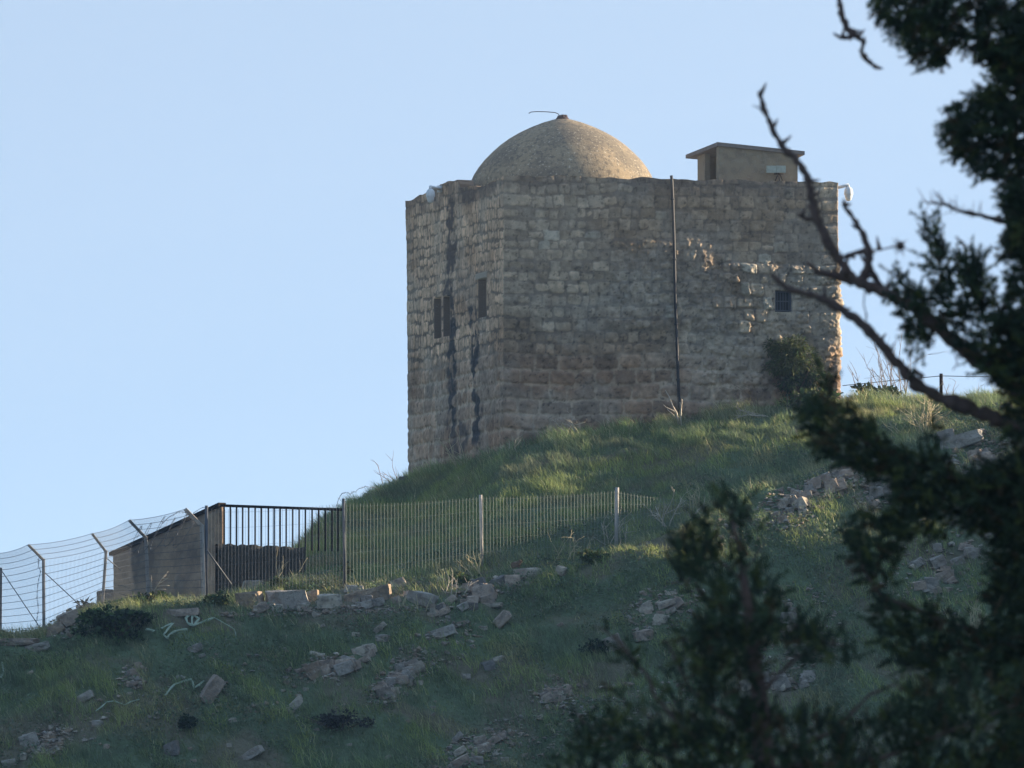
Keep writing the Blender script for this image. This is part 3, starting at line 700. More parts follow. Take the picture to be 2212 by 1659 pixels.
pile(720, 1306, 420, 12, 3, 16, 14, 26, ['pink', 'grey', 'pale'], 'small stone packed between the boulders of the row below the fence', 'small stones packed between the boulders of the row', 18)
pile(1010, 1300, 170, 30, 15, 12, 14, 28, ['grey', 'pink', 'dark'], 'half-buried stone on the bank below the rubble under the fence', 'half-buried stones on the bank', 19)
pile(502, 1258, 110, 50, 5, 18, 16, 34, ['dark', 'grey', 'grey'], 'dark grey stone in the tumbled wall behind the thick angled post', 'stones tumbled below the iron railing', 12)
pile(290, 1462, 30, 34, 60, 5, 9, 15, ['pink', 'grey'], 'small reddish stone in the little heap left of centre', 'stones of the little heap left of centre', 13)
pile(108, 1606, 56, 44, 30, 10, 8, 16, ['brown', 'pink'], 'crumb of reddish rock in the bare earth patch, bottom left', 'rock crumbs in the bare earth patch', 14)
pile(1700, 1340, 60, 70, 30, 8, 12, 26, ['grey', 'pink'], 'grey stone showing through the gap in the dark tree', 'stones seen through the gaps in the tree', 15)
pile(2035, 1225, 160, 150, 30, 16, 12, 30, ['grey', 'pink'], 'stone half hidden by the right-hand branches', 'stones half hidden behind the right-hand branches', 16)
pile(1690, 1470, 170, 50, 10, 10, 14, 30, ['grey', 'pale'], 'grey stone seen through the lower gap of the tree', 'stones seen through the lower gap of the tree', 17)
r = random.Random(77)
for k in range(58):
    X, Y = r.uniform(10, 1420), r.uniform(1340, 1655)
    if Y < 1400 and X < 400: continue
    s = r.uniform(5, 12); rock(X, Y, s * 1.3, s * r.uniform(.6, .9), r.uniform(-10, 35), r.choice(['pale', 'grey', 'pink']), 'small loose stone lying singly in the grass of the lower slope', 'single small stones strewn over the lower slope')

def chips(seed):
    r = np.random.default_rng(seed); V = []; F = []; Cc = []; n0 = 0
    zones = [(712, 1441, 120, 60, 10, 150), (868, 1463, 160, 70, 38, 260), (1203, 1494, 110, 60, 20, 200), (1434, 1312, 160, 90, 25, 260), (1062, 1268, 170, 36, 8, 220), (1800, 1040, 190, 70, 30, 420),
             (1715, 1090, 170, 80, 25, 360), (1893, 1066, 100, 70, 30, 200), (2120, 980, 140, 80, 20, 300), (1030, 1620, 210, 70, 30, 300), (108, 1606, 90, 60, 30, 260), (290, 1462, 50, 50, 60, 70),
             (1690, 1380, 240, 200, 30, 400), (2035, 1225, 240, 200, 30, 400), (1400, 1560, 300, 120, 30, 260), (160, 1345, 120, 50, 25, 160), (502, 1258, 130, 60, 0, 200)]
    zones += [(1250, 1560, 260, 90, 30, 260), (950, 1400, 180, 90, 25, 160), (560, 1480, 260, 120, 20, 130), (240, 1540, 300, 110, 20, 130), (1560, 1180, 160, 90, 30, 160), (720, 1322, 460, 16, 2, 320)]
    for cx, cy, w_, h_, ang, n in zones:
        for k in range(int(n * 1.35)):
            a = r.uniform(0, 6.283); q_ = math.sqrt(r.random()) * 1.15; u, v = math.cos(a) * q_ * w_ / 2, math.sin(a) * q_ * h_ / 2
            X = cx + u * math.cos(R(ang)) + v * math.sin(R(ang)); Y = cy - u * math.sin(R(ang)) + v * math.cos(R(ang))
            p = hit(X, Y); s = r.uniform(.018, .07) * (1.7 if r.random() < .18 else 1); v_, f_ = ROCKS[r.integers(len(ROCKS))]
            # cheap version: corner points only
            idx_ = CH[int(r.integers(len(CH)))]; vv = idx_[0] * (s * r.uniform(.7, 1.6), s, s * r.uniform(.4, .9))
            c, sn = math.cos(a), math.sin(a); vv = np.stack([vv[:, 0] * c - vv[:, 1] * sn, vv[:, 0] * sn + vv[:, 1] * c, vv[:, 2]], -1)
            V.append(vv + np.array(p) + (0, 0, s * .4)); F.append(idx_[1] + n0); n0 += len(vv)
            Cc.append(np.tile(np.array(TINTS[('grey', 'pale', 'pink', 'brown')[r.integers(4)]]) * r.uniform(.7, 1.15), (len(vv), 1)))
    tag(np_mesh('rubble', np.concatenate(V), None, np.concatenate(F), M_rock, None, np.concatenate(Cc), smooth=False), 'fine stone rubble and chips lying between the rocks of the slope', 'rubble', kind='stuff')
def chip_mesh(seed):
    r = random.Random(seed); bm = bmesh.new()
    for _ in range(11): bm.verts.new(Vector([r.gauss(0, 1) for _ in range(3)]).normalized() * r.uniform(.8, 1))
    res = bmesh.ops.convex_hull(bm, input=bm.verts); bmesh.ops.delete(bm, geom=[g for g in res['geom_interior'] if isinstance(g, bmesh.types.BMVert)], context='VERTS'); bmesh.ops.triangulate(bm, faces=bm.faces)
    bm.verts.index_update(); v = np.array([x.co[:] for x in bm.verts]); f = np.array([[y.index for y in x.verts] for x in bm.faces]); bm.free(); return v, f
CH = [chip_mesh(k) for k in range(8)]
chips(9)

# ------------------------------------------------------------------ brown wall and iron railing left of the mound
wr = empty('retaining_wall', at(360, 1300, 240.5), 'brown stained concrete wall with a sloping top behind the angled fence posts', 'wall')
A0, A1 = np.array(at(246, 1201, 242.5)), np.array(at(476, 1094, 239.5)); dA = (A1 - A0); dA[2] = 0; dA /= np.linalg.norm(dA); nA = np.array((dA[1], -dA[0], 0))
mb = MB(); N_ = 46; M2 = 26
vsf = []
for i in range(N_ + 1):
    p = A0 + (A1 - A0) * i / N_
    for j in range(M2 + 1):
        z = 5.6 + (p[2] - 5.6) * j / M2
        fl = max(0, (8.0 - z)) * 0.28 * max(0, 1 - i / 6)
        bulge = (float(fbm(i * 0.13, j * 0.13, 141, 2)) - 0.5) * 0.10 + (0.12 if i > 27 and z < 8.6 else 0)
        vsf.append(p * (1, 1, 0) + (0, 0, z) - dA * fl + nA * bulge)
vsf = np.array(vsf); id2 = np.arange((N_ + 1) * (M2 + 1)).reshape(N_ + 1, M2 + 1)
qf = np.stack([id2[:-1, :-1], id2[1:, :-1], id2[1:, 1:], id2[:-1, 1:]], -1).reshape(-1, 4)
vb = vsf - nA * 0.12; nb = len(vsf)
qs = []
for j in range(M2): qs += [(id2[0, j], id2[0, j + 1], id2[0, j + 1] + nb, id2[0, j] + nb), (id2[N_, j + 1], id2[N_, j], id2[N_, j] + nb, id2[N_, j + 1] + nb)]
for i in range(N_): qs.append((id2[i, M2], id2[i + 1, M2], id2[i + 1, M2] + nb, id2[i, M2] + nb))
mb.add(np.concatenate([vsf, vb]), np.concatenate([qf, qf[:, ::-1] + nb, np.array(qs)])); mb.build('wall_body', M_wallb, wr)
mb = MB(); ca_, cb_ = A0 - dA * 0.12 + (0, 0, 0.05), A1 + (0, 0, 0.05)
mb.box((ca_ + cb_) / 2 - nA * 0.06, (cb_ - ca_) / 2, nA * 0.12, (0, 0, 0.045)); mb.build('coping', M_rust, wr, smooth=False)
rl = empty('iron_railing', at(600, 1180, 241), 'dark iron railing of upright bars against the sky beside the grassy mound', 'railing')
R0, R1 = np.array(at(476, 1092, 239.4)), np.array(at(742, 1101, 240.2)); dR = R1 - R0
mb = MB(); dn = dR / np.linalg.norm(dR); up = np.array((0, 0, 1.)); sd = np.cross(dn, up)
mb.box((R0 + R1) / 2, dR / 2, sd * 0.05, up * 0.032); mb.build('top_rail', M_rust, rl, smooth=False)
for X in (484, 497.5, 511, 524, 537, 551, 564, 579.6, 592, 605, 618, 632, 646, 659.5, 674, 688, 702.5, 717, 730):
    t = (X - 476) / 266.; p = R0 + dR * t; p[2] -= 0.034; zb_ = max(gz(p[0], p[1]) - 0.1, p[2] - 1.0)
    m = MB(); m.box((p[0], p[1], (p[2] + zb_) / 2), dn * 0.017, sd * 0.02, (0, 0, (p[2] - zb_) / 2)); m.build('bar', M_rust, rl, smooth=False)
lw = MB(); L0, L1 = np.array(at(470, 1175, 239.1)), np.array(at(660, 1182, 239.6)); dl = L1 - L0; nl = np.array((dl[1], -dl[0], 0)); nl /= np.linalg.norm(nl)
N_ = 60; vs = []
for i in range(N_ + 1):
    p = L0 + dl * i / N_; h_ = (float(vn(i * 0.35, 3.0, 5)) - 0.5) * 0.06
    for j in range(12):
        z = p[2] + h_ - 2.0 * (11 - j) / 11.; vs.append((p[0], p[1], z) + nl * (float(fbm(i * 0.2, j * 0.5, 151, 2)) - 0.5) * 0.05)
    vs.append(np.array((p[0], p[1], p[2] + h_)) - nl * 0.3); vs.append(np.array((p[0], p[1], p[2] - 2)) - nl * 0.3)
id2 = np.arange((N_ + 1) * 14).reshape(N_ + 1, 14)
lw.add(np.array(vs), np.concatenate([np.stack([id2[:-1, :-1], id2[1:, :-1], id2[1:, 1:], id2[:-1, 1:]], -1).reshape(-1, 4)]))
tag(lw.build('low_wall', M_low, None), 'low dark masonry wall under the bars of the iron railing', 'wall')

# ------------------------------------------------------------------ fences
def on_base(X, Y, d=None):
    if d is None: d = float(np.interp(X, [-100, 0, 95, 220, 330, 440, 745, 1040, 1330, 1500], [233.2, 233.6, 233.6, 234.4, 235.2, 235.4, 236.6, 238.4, 240.2, 241.5]))
    p = at(X, Y, d); g = gz(p.x, p.y); return Vector((p.x, p.y, g))
fl = empty('angled_post_fence', on_base(220, 1310), 'wire mesh fence on concrete posts with arms bent outwards, climbing the crest on the left', 'fence')
posts = [((1, 1376), (2, 1226), None, 5), ((95, 1372), (94, 1210), (61, 1177), 5.5), ((219, 1312), (229, 1192), (199, 1153), 5.5), ((322, 1300), (315, 1162), (279, 1124), 6.5), ((441, 1312), (436, 1137), (400, 1100), 8.5)]
PD = []
for b_, k_, t_, hw_ in posts:
    g = on_base(*b_); d = g.y; kn = at(k_[0], k_[1], d); tp = at(t_[0], t_[1], d - 0.25) if t_ else None
    PD.append((g, kn, tp)); m = MB(); r_ = hw_ * d / FPX * 0.58
    bx = np.array(g) - (0, 0, 0.25); kx = np.array(kn); ax = kx - bx
    pts = [bx, kx] + ([np.array(tp)] if tp else [])
    for a, c in zip(pts[:-1], pts[1:]):
        dd = c - a; L_ = np.linalg.norm(dd); dd /= L_; s1 = np.cross(dd, (0, 1, 0)); s1 /= np.linalg.norm(s1); s2 = np.cross(dd, s1)
        ext = 0.02 if a is bx and tp else 0
        m.box((a + c) / 2 + dd * ext, dd * (L_ / 2 + ext), s1 * r_ * (1.0 if a is bx else 0.92), s2 * r_ * (1.0 if a is bx else 0.9))
    po = m.build('fence_post', M_conc, fl, smooth=False)
    bv = po.modifiers.new('edge', 'BEVEL'); bv.width = 0.012; bv.segments = 2
def net(A, B_, parent, nv, rows, wv, wh, mat, sagseed=0, ground=True):
    """A, B_: lists of points bottom..top on both sides"""
    m = MB(); r = random.Random(sagseed)
    def interp(P, t):
        P = [np.array(x) for x in P]; L = [0]
        for i in range(len(P) - 1): L.append(L[-1] + np.linalg.norm(P[i + 1] - P[i]))
        s = t * L[-1]
        for i in range(len(P) - 1):
            if s <= L[i + 1] + 1e-9: return P[i] + (P[i + 1] - P[i]) * (s - L[i]) / (L[i + 1] - L[i])
        return P[-1]
    def pt(u, t):
        p = interp(A, t) * (1 - u) + interp(B_, t) * u; k = 4 * u * (1 - u)
        p = p + np.array((0, -0.06 * k * math.sin(t * 3 + sagseed), -0.05 * k * t))
        if ground:
            g = gz(p[0], p[1])
            p[2] = max(p[2], g + 0.02 + t * 0.0)
        return p
    for i in range(nv):
        u = (i + 0.5) / nv; m.tube([pt(u, t) for t in (0, .25, .5, .74, .76, 1)], wv, 3, cap=False)
    for t in rows: m.tube([pt(u, t) for u in np.linspace(0, 1, 9)], wh, 3, cap=False)
    return m.build('mesh_panel', mat, parent)
rows = [i / 13 for i in range(14)]
off = np.array((0, -0.09, 0))
def side(g, k, t): 
    l = [np.array(g) + (0, 0, 0.03), np.array(k)]
    l.append(np.array(t) if t else np.array(k) + (-0.3, 0, 0.35)); return [x + off for x in l]
A_out = [np.array(on_base(-110, 1385, 233.2)) + off, np.array(at(-110, 1240, 233.2)) + off, np.array(at(-140, 1205, 233)) + off]
S0 = side(*PD[0]); S0[2] = np.array(at(-14, 1196, 233.3)); Ss = [A_out, S0] + [side(*p) for p in PD[1:]]
for k in range(len(Ss) - 1): net(Ss[k], Ss[k + 1], fl, 46, rows, 0.0034, 0.0062, M_wiredk, k)
for (xa, ya, xb, yb) in ((4, 1233, 95, 1368), (97, 1237, 178, 1312), (232, 1207, 262, 1232), (448, 1190, 500, 1262)):
    m = MB(); m.tube([np.array(at(xa, ya, 234)) + off, np.array(at(xb, yb, 233.6 if xb < 200 else 235)) + off], 0.012 if xa < 400 else 0.022, 5); m.build('stay_wire', M_wiredk, fl)
fr = empty('mesh_fence', on_base(745, 1270), 'green-grey wire mesh fence on thin posts across the foot of the grassy mound', 'fence')
rposts = [((446, 1310), (446, 1092), 3.6), ((745, 1270), (742, 1077), 3.2), ((1041, 1228), (1038, 1069), 3.6), ((1331, 1196), (1333, 1053), 4.2)]
PR = []
for b_, t_, hw_ in rposts:
    g = on_base(*b_); tp = at(t_[0], t_[1], g.y); m = MB(); m.tube([np.array(g) - (0, 0, .2), np.array(tp)], hw_ * g.y / FPX, 8); m.build('fence_post', M_conc if b_[0] > 900 else M_wiredk, fr); PR.append((g, tp))
tops = [(446, 1100), (745, 1088), (1040, 1073), (1331, 1060)]
endg = on_base(1500, 1114); endt = at(1500, 1080, 241.5)
PR2 = [[np.array(g) + off, np.array(at(X, Y, g.y)) + off] for (g, t), (X, Y) in zip(PR, tops)] + [[np.array(endg) + off, np.array(endt) + off]]
M_net = material('green_grey_coated_wire', (0.25, 0.28, 0.23), 0.5)
for k, nv in enumerate((41, 40, 40, 24)): net(PR2[k], PR2[k + 1], fr, nv, [0, .2, .4, .6, .8, .97], 0.0040 if k == 0 else 0.0052, 0.003, M_wiredk if k == 0 else M_net, k + 10)
# razor wire
def coil(name, path, rad, turns, label, seed):
    r = random.Random(seed); m = MB(); P = [np.array(p) for p in path]; n = turns * 26; pts = []
    for i in range(n + 1):
        s = i / n * (len(P) - 1); k = min(int(s), len(P) - 2); c = P[k] + (P[k + 1] - P[k]) * (s - k); a = i / 26 * 6.283
        rr = rad * (1 + 0.12 * math.sin(a * 0.37 + seed)); pts.append(c + np.array((0.35 * rr * math.cos(a) + 0.55 * rr * math.sin(a) * 0.8, -rr * .5 * math.cos(a), rr * math.sin(a + .3))))
    m.tube(pts, 0.0062, 4)
    for i in range(0, n, 3):
        p = pts[i]; d = np.array([r.gauss(0, 1) for _ in range(3)]); d /= np.linalg.norm(d); m.tube([p - d * 0.03, p + d * 0.03], [0.009, 0.004], 3)
    tag(m.build(name, M_wiredk), label, 'wire')
coil('razor_wire', [at(284, 1172, 235.0), at(320, 1160, 235.1), at(365, 1150, 235.2), at(405, 1142, 235.3)], 0.40, 5, 'coil of barbed wire hanging on the bent arms left of the thick post', 3)
def strand(name, pts, label, seed, rad=0.006):
    m = MB(); r = random.Random(seed); P = [np.array(at(*p)) for p in pts]; Q = []
    for i in range(len(P) - 1):
        for k in range(6): t = k / 6; Q.append(P[i] * (1 - t) + P[i + 1] * t + np.array((0, 0, 0.03 * math.sin(t * 3.14))))
    Q.append(P[-1]); m.tube(Q, rad, 4)
    for p in Q[::2]: d = np.array([r.gauss(0, 1) for _ in range(3)]); d /= np.linalg.norm(d); m.tube([p - d * 0.032, p + d * 0.032], [0.008, 0.004], 3)
    tag(m.build(name, M_wiredk), label, 'wire')
strand('barbed_strand', [(352, 1130, 235.2), (375, 1112, 235.2), (395, 1106, 235.3), (412, 1118, 235.3), (425, 1104, 235.3), (446, 1096, 235.4)], 'loose loop of barbed wire between the thick post and the thin dark post', 1)
strand('barbed_strand', [(728, 1092, 236.5), (733, 1076, 236.5), (742, 1065, 236.6), (756, 1068, 236.7), (768, 1063, 236.8), (782, 1054, 237), (800, 1053, 237.2), (818, 1058, 237.4)], 'curl of barbed wire over the post at the foot of the mound', 2)
strand('barbed_strand', [(84, 1205, 233.5), (83, 1225, 233.5), (88, 1235, 233.5), (82, 1262, 233.5), (80, 1290, 233.5), (83, 1318, 233.5), (79, 1345, 233.5), (84, 1364, 233.5)], 'ravelled wire hanging beside the second angled post', 3)

# ------------------------------------------------------------------ far post and wire on the right skyline
pf = empty('wire_fence', at(2033, 862, 256), 'single thin post with one wire on the skyline right of the tower', 'fence')
m = MB(); m.tube([at(2033, 875, 256), at(2033, 807, 256)], 0.045, 8); m.build('fence_post', M_rust, pf)
m = MB(); m.tube([at(1820, 833, 256.5), at(1925, 822, 256.3), at(2033, 812, 256), at(2115, 813.5, 256), at(2260, 812, 256)], 0.010, 4); m.build('wire', M_wiredk, pf)

# ------------------------------------------------------------------ small plants and dry twigs
def branchy(m, p, d, L, r0, depth, rnd, col, spread=0.6, seg=4, kids=3):
    p = np.array(p, float); d = np.array(d, float); d /= np.linalg.norm(d); pts = [p]; c = p.copy()
    for k in range(seg):
        d = d + np.array([rnd.gauss(0, 0.14) for _ in range(3)]); d /= np.linalg.norm(d); c = c + d * L / seg; pts.append(c.copy())
    m.tube(pts, [1.5 * r0 * (1 - 0.6 * i / seg) for i in range(seg + 1)], 4, col=col)
    if depth > 0:
        for k in range(kids):
            i = rnd.randint(1, seg); nd = d + np.array([rnd.gauss(0, spread) for _ in range(3)]); nd[2] = abs(nd[2]) * 0.7 + 0.1 if rnd.random() < 0.8 else nd[2]
            branchy(m, pts[i], nd, L * rnd.uniform(.4, .7), r0 * 0.55, depth - 1, rnd, col, spread, seg, kids)
TW = {'pale': (0.55, 0.47, 0.38), 'grey': (0.24, 0.21, 0.19), 'brown': (0.24, 0.17, 0.13), 'straw': (0.52, 0.44, 0.28)}
def twig(X, Y, hpx, lean, label, col='pale', seed=0, n=1, spread=.6, depth=2, rad=0.011, name='dry_shrub', group=None, d=None, spreadbase=0.15, cat='dry plant'):
    g = Vector(at(X, Y, d)) if d else hit(X, Y); rnd = random.Random(seed); m = MB(); H = 1.25 * hpx * g.y / FPX
    if d: g.z = min(g.z, gz(g.x, g.y) + 0.02) if abs(gz(g.x, g.y) - g.z) < 0.5 else g.z
    for k in range(n):
        branchy(m, np.array(g) + (rnd.uniform(-1, 1) * spreadbase, rnd.uniform(-1, 1) * spreadbase * .5, -0.03), (lean + rnd.gauss(0, .25), rnd.gauss(0, .15), 1), H * rnd.uniform(.75, 1), rad, depth, rnd, TW[col], spread)
    v = np.concatenate(m.v); off_ = np.array(g); m.v = [x - off_ for x in m.v]
    o = m.build(name, M_twig, None, usecol=True); o.location = g
    return tag(o, label, cat, group)
twig(1248, 945, 40, -0.8, 'pale fallen dry bush at the foot of the tower, left of the two stakes', 'pale', 1, 4, .8, 3, .013)
twig(1345, 920, 58, 0.1, 'upright dry forked stalks in front of the tower wall, middle', 'pale', 2, 2, .35, 1, .012)
twig(1473, 918, 52, 0.05, 'whitish stake-like dry stems under the drainpipe', 'pale', 3, 2, .2, 1, .02)
twig(1470, 908, 60, -0.3, 'thin brown stems behind the whitish stems under the drainpipe', 'brown', 4, 3, .5, 1, .008)
twig(1655, 900, 44, -1.6, 'fallen pale branch in the grass right of the drainpipe', 'pale', 5, 2, .8, 2, .02)
twig(1640, 885, 60, -0.4, 'cluster of thin reddish stalks against the tower foot by the fallen branch', 'brown', 6, 5, .3, 1, .008)
twig(1515, 895, 55, 0.05, 'sparse upright reddish stalks against the tower foot right of the drainpipe', 'brown', 7, 5, .2, 1, .008, spreadbase=.5)
twig(1700, 890, 60, 0.5, 'grey leaning twig behind the fallen pale branch', 'grey', 8, 1, .4, 1, .012)
twig(1101, 973, 25, 0.0, 'short white stake in the grass at the near corner of the tower', 'pale', 9, 1, .1, 0, .014, name='stake', cat='stake')
twig(1118, 980, 30, -0.7, 'pale fallen twig beside the short white stake', 'pale', 10, 1, .6, 1, .009)
twig(995, 1010, 50, -0.6, 'dry straw-coloured twigs at the foot of the left tower face', 'straw', 11, 5, .5, 1, .009, spreadbase=.4)
twig(850, 1045, 45, -0.8, 'thin dry stems on the crest left of the tower', 'brown', 12, 4, .3, 1, .007, spreadbase=.3)
twig(1905, 862, 62, -0.35, 'bare forked shrub on the skyline right of the tower', 'grey', 13, 2, .5, 2, .014, d=255)
twig(1960, 868, 90, -0.05, 'tall bare bush with many upright twigs on the skyline', 'grey', 14, 9, .25, 2, .010, d=254.6, spreadbase=.6)
twig(1845, 868, 60, -0.3, 'thin leaning stalk just right of the tower corner', 'grey', 15, 2, .3, 1, .010, d=254)
twig(2070, 862, 50, 0.3, 'small dry weeds right of the skyline post', 'grey', 16, 4, .5, 1, .008, d=255.5, spreadbase=.5)
twig(2000, 935, 60, -0.1, 'round dry thistle bush on the slope under the thick branch', 'straw', 17, 12, .7, 2, .010, spreadbase=.2)
twig(1950, 940, 30, -1.0, 'short straw-coloured twigs left of the round dry bush', 'straw', 18, 3, .6, 1, .010)
twig(331, 1305, 95, -0.15, 'pale bare sapling with a forked top in front of the brown wall', 'pale', 19, 1, .45, 2, .022)
twig(345, 1300, 100, 0.1, 'thin grey sapling right of the pale forked one', 'grey', 20, 2, .3, 1, .011)
twig(1335, 1190, 60, 0.0, 'dry twigs at the foot of the right-hand fence post', 'pale', 21, 6, .5, 1, .009, spreadbase=.3)
twig(1460, 1135, 52, -0.2, 'dead forked bush at the right end of the mesh fence', 'pale', 22, 6, .4, 2, .012, spreadbase=.35)
twig(1500, 1108, 40, 0.0, 'small dead bush right of the forked one at the fence end', 'straw', 23, 4, .4, 2, .011)
twig(1235, 1215, 45, 0.2, 'straw-coloured weeds right of the sunlit block', 'straw', 24, 7, .5, 1, .008, spreadbase=.5)
twig(1040, 1245, 40, -0.5, 'dry grass stalks at the foot of the middle fence post', 'straw', 25, 7, .5, 1, .008, spreadbase=.4)
twig(600, 1272, 50, 0.2, 'dry stems behind the squared boulder', 'straw', 26, 5, .4, 1, .009, spreadbase=.4)
twig(525, 1278, 55, -0.3, 'grey dry stalks right of the thick angled post', 'grey', 27, 6, .4, 1, .009, spreadbase=.5)
twig(890, 1318, 32, 0.0, 'short pale stalks standing in front of the dark flat-sided boulder', 'straw', 28, 7, .2, 0, .009, spreadbase=.35)
twig(970, 1290, 40, 0.2, 'pale forked stalks in front of the rubble bank', 'pale', 29, 4, .4, 1, .009, spreadbase=.3)
twig(2110, 1385, 60, 0, 'pale dead tuft of stalks seen through the right-hand branches', 'straw', 30, 14, .7, 1, .010, spreadbase=.25)

def leafy(name, c, rad, n, size, cols, label, cat, seed, group=None, spiky=False, droop=0.0, stems=True):
    """bush of many separate leaves around c (world); rad = (x, y, z) half sizes"""
    r = np.random.default_rng(seed); c = np.array(c, float)
    u = r.normal(size=(n, 3)); u /= np.linalg.norm(u, axis=1)[:, None]; rr = r.uniform(0.25, 1, n) ** 0.6
    lump = 0.6 + 0.7 * vn(u[:, 0] * 2.2 + seed, u[:, 2] * 2.2 + u[:, 1], seed)
    nb_ = 9; bc_ = r.normal(size=(nb_, 3)); bc_ /= np.linalg.norm(bc_, axis=1)[:, None]; bc_ *= r.uniform(.25, .72, (nb_, 1)); bc_[:, 2] -= .1; br_ = r.uniform(.22, .5, nb_); wh = r.integers(0, nb_, n)
    p = 1.22 * (bc_[wh] + u * (rr * lump * br_[wh])[:, None]) * np.array(rad)
    d = u + r.normal(size=(n, 3)) * 0.55 + np.array((0, 0, 0.4 - droop)); d /= np.linalg.norm(d, axis=1)[:, None]
    s = np.cross(d, r.normal(size=(n, 3))); s /= np.linalg.norm(s, axis=1)[:, None]
    L = size * r.uniform(.6, 1.3, n); W = L * (0.11 if spiky else 0.32)
    a = p; b = p + d * (L * .5)[:, None] + s * W[:, None]; e = p + d * L[:, None] + np.array((0, 0, -0.15 * size)); f = p + d * (L * .5)[:, None] - s * W[:, None]
    V = np.stack([a, b, e, f], 1).reshape(-1, 3); Q = np.arange(4 * n).reshape(-1, 4)
    ct = np.array(cols)[r.integers(0, len(cols), n)] * r.uniform(.7, 1.3, (n, 1)); col = np.repeat(ct, 4, 0)
    th = empty(name, Vector(c), label, cat, group)
    np_mesh('foliage', V, Q, None, M_weed, th, col)
    if stems:
        rnd = random.Random(seed); m = MB()
        for k in range(7):
            t = np.array([rnd.gauss(0, .5) * rad[0], rnd.gauss(0, .4) * rad[1], rad[2] * rnd.uniform(.1, .7)])
            m.tube([c + (0, 0, -rad[2] * .95), c + t * .5 - (0, 0, rad[2] * .4), c + t], [0.02, .014, .006], 5, col=(0.12, .09, .06))
        m.build('stems', M_twig, th, usecol=True)
    return th
GR = [(0.07, 0.115, 0.045), (0.09, 0.15, 0.05), (0.055, 0.085, 0.042)]
GD = [(0.028, 0.050, 0.030), (0.04, 0.065, 0.035), (0.022, 0.038, 0.026)]
GY_ = [(0.13, 0.14, 0.045), (0.10, 0.12, 0.04), (0.07, 0.08, 0.035)]
def bush_at(X, Y, wpx, hpx, *a, d=None, **k):
    g = hit(X, Y + hpx / 2) if d is None else Vector(at(X, Y + hpx / 2, d)); s = g.y / FPX
    return leafy(a[0], (g.x, g.y, g.z + hpx / 2 * s), (wpx / 2 * s, wpx / 2 * s * .8, hpx / 2 * s), *a[1:], **k)
# the caper bush on the tower front
bp = face_pt('F', 1690, 772, 0.26)[2]; leafy('caper_bush', bp, (0.74, 0.34, 0.62), 5200, 0.12, GY_ + GY_ + GY_ + GR, 'shaggy caper bush growing out of the tower front above the fallen branch', 'bush', 31, spiky=True, droop=.9)
bp = face_pt('F', 1722, 815, 0.28)[2]; leafy('caper_bush', bp, (0.76, 0.36, 0.56), 5200, 0.12, GR + GD + [(0.10, .09, .06)], 'darker drooping lower bush below the caper bush on the tower front', 'bush', 32, spiky=True, droop=1.0)
bush_at(1760, 860, 120, 46, 'weed_clump', 700, 0.14, GR + GY_, 'tall leafy weeds at the foot of the tower near its right corner', 'plant', 33)
bush_at(1872, 845, 56, 26, 'weed_clump', 160, 0.16, GD, 'dark leafy weed on the skyline right of the tower', 'plant', 34, d=253.8)
bush_at(1918, 848, 60, 26, 'weed_clump', 160, 0.16, GD, 'dark leafy weed under the bare forked shrub on the skyline', 'plant', 35, d=253.8)
bush_at(252, 1350, 150, 66, 'leafy_shrub', 1700, 0.13, GD + GR, 'low dark green shrub spreading below the fence on the left', 'shrub', 36)
bush_at(300, 1335, 90, 40, 'leafy_shrub', 700, 0.12, GD + GR, 'smaller dark shrub at the right of the low green one', 'shrub', 37)
bush_at(187, 1308, 36, 26, 'spiky_plant', 46, 0.26, GD, 'spiky rosette plant on the crest between two angled posts', 'plant', 38, spiky=True)
bush_at(750, 1250 - 20, 26, 40, 'weed_clump', 160, 0.10, GY_ + GR, 'sunlit yellow-green weed just right of the thin post', 'plant', 39)
bush_at(604, 1262, 34, 44, 'weed_clump', 200, 0.10, GY_ + GR, 'yellow-green weed growing behind the squared boulder', 'plant', 40)
bush_at(470, 1292, 60, 30, 'weed_clump', 300, 0.10, GY_ + GR, 'weeds at the foot of the thick angled post', 'plant', 41)
bush_at(1000, 1250, 50, 30, 'weed_clump', 240, 0.10, GY_ + GR, 'weeds at the foot of the middle fence post', 'plant', 42)
bush_at(1285, 1200, 80, 34, 'weed_clump', 420, 0.10, GY_ + GR, 'pale green weeds left of the right-hand fence post', 'plant', 43)
bush_at(340, 1290, 110, 30, 'weed_clump', 420, 0.10, GY_ + GR, 'lit weeds along the foot of the brown wall', 'plant', 44)
bush_at(405, 1620 - 60, 60, 26, 'leafy_shrub', 380, 0.10, GD, 'small dark shrub below the tilted pinkish slab', 'shrub', 45)
bush_at(735, 1560, 130, 44, 'leafy_shrub', 800, 0.09, [(0.06, .058, .055), (0.05, .052, .045)], 'greyish-brown low shrub left below the pale stone pile', 'shrub', 46)
bush_at(1290, 1400, 70, 30, 'leafy_shrub', 380, 0.09, GD, 'dark low shrub left of the grey boulder by the sprig', 'shrub', 47)

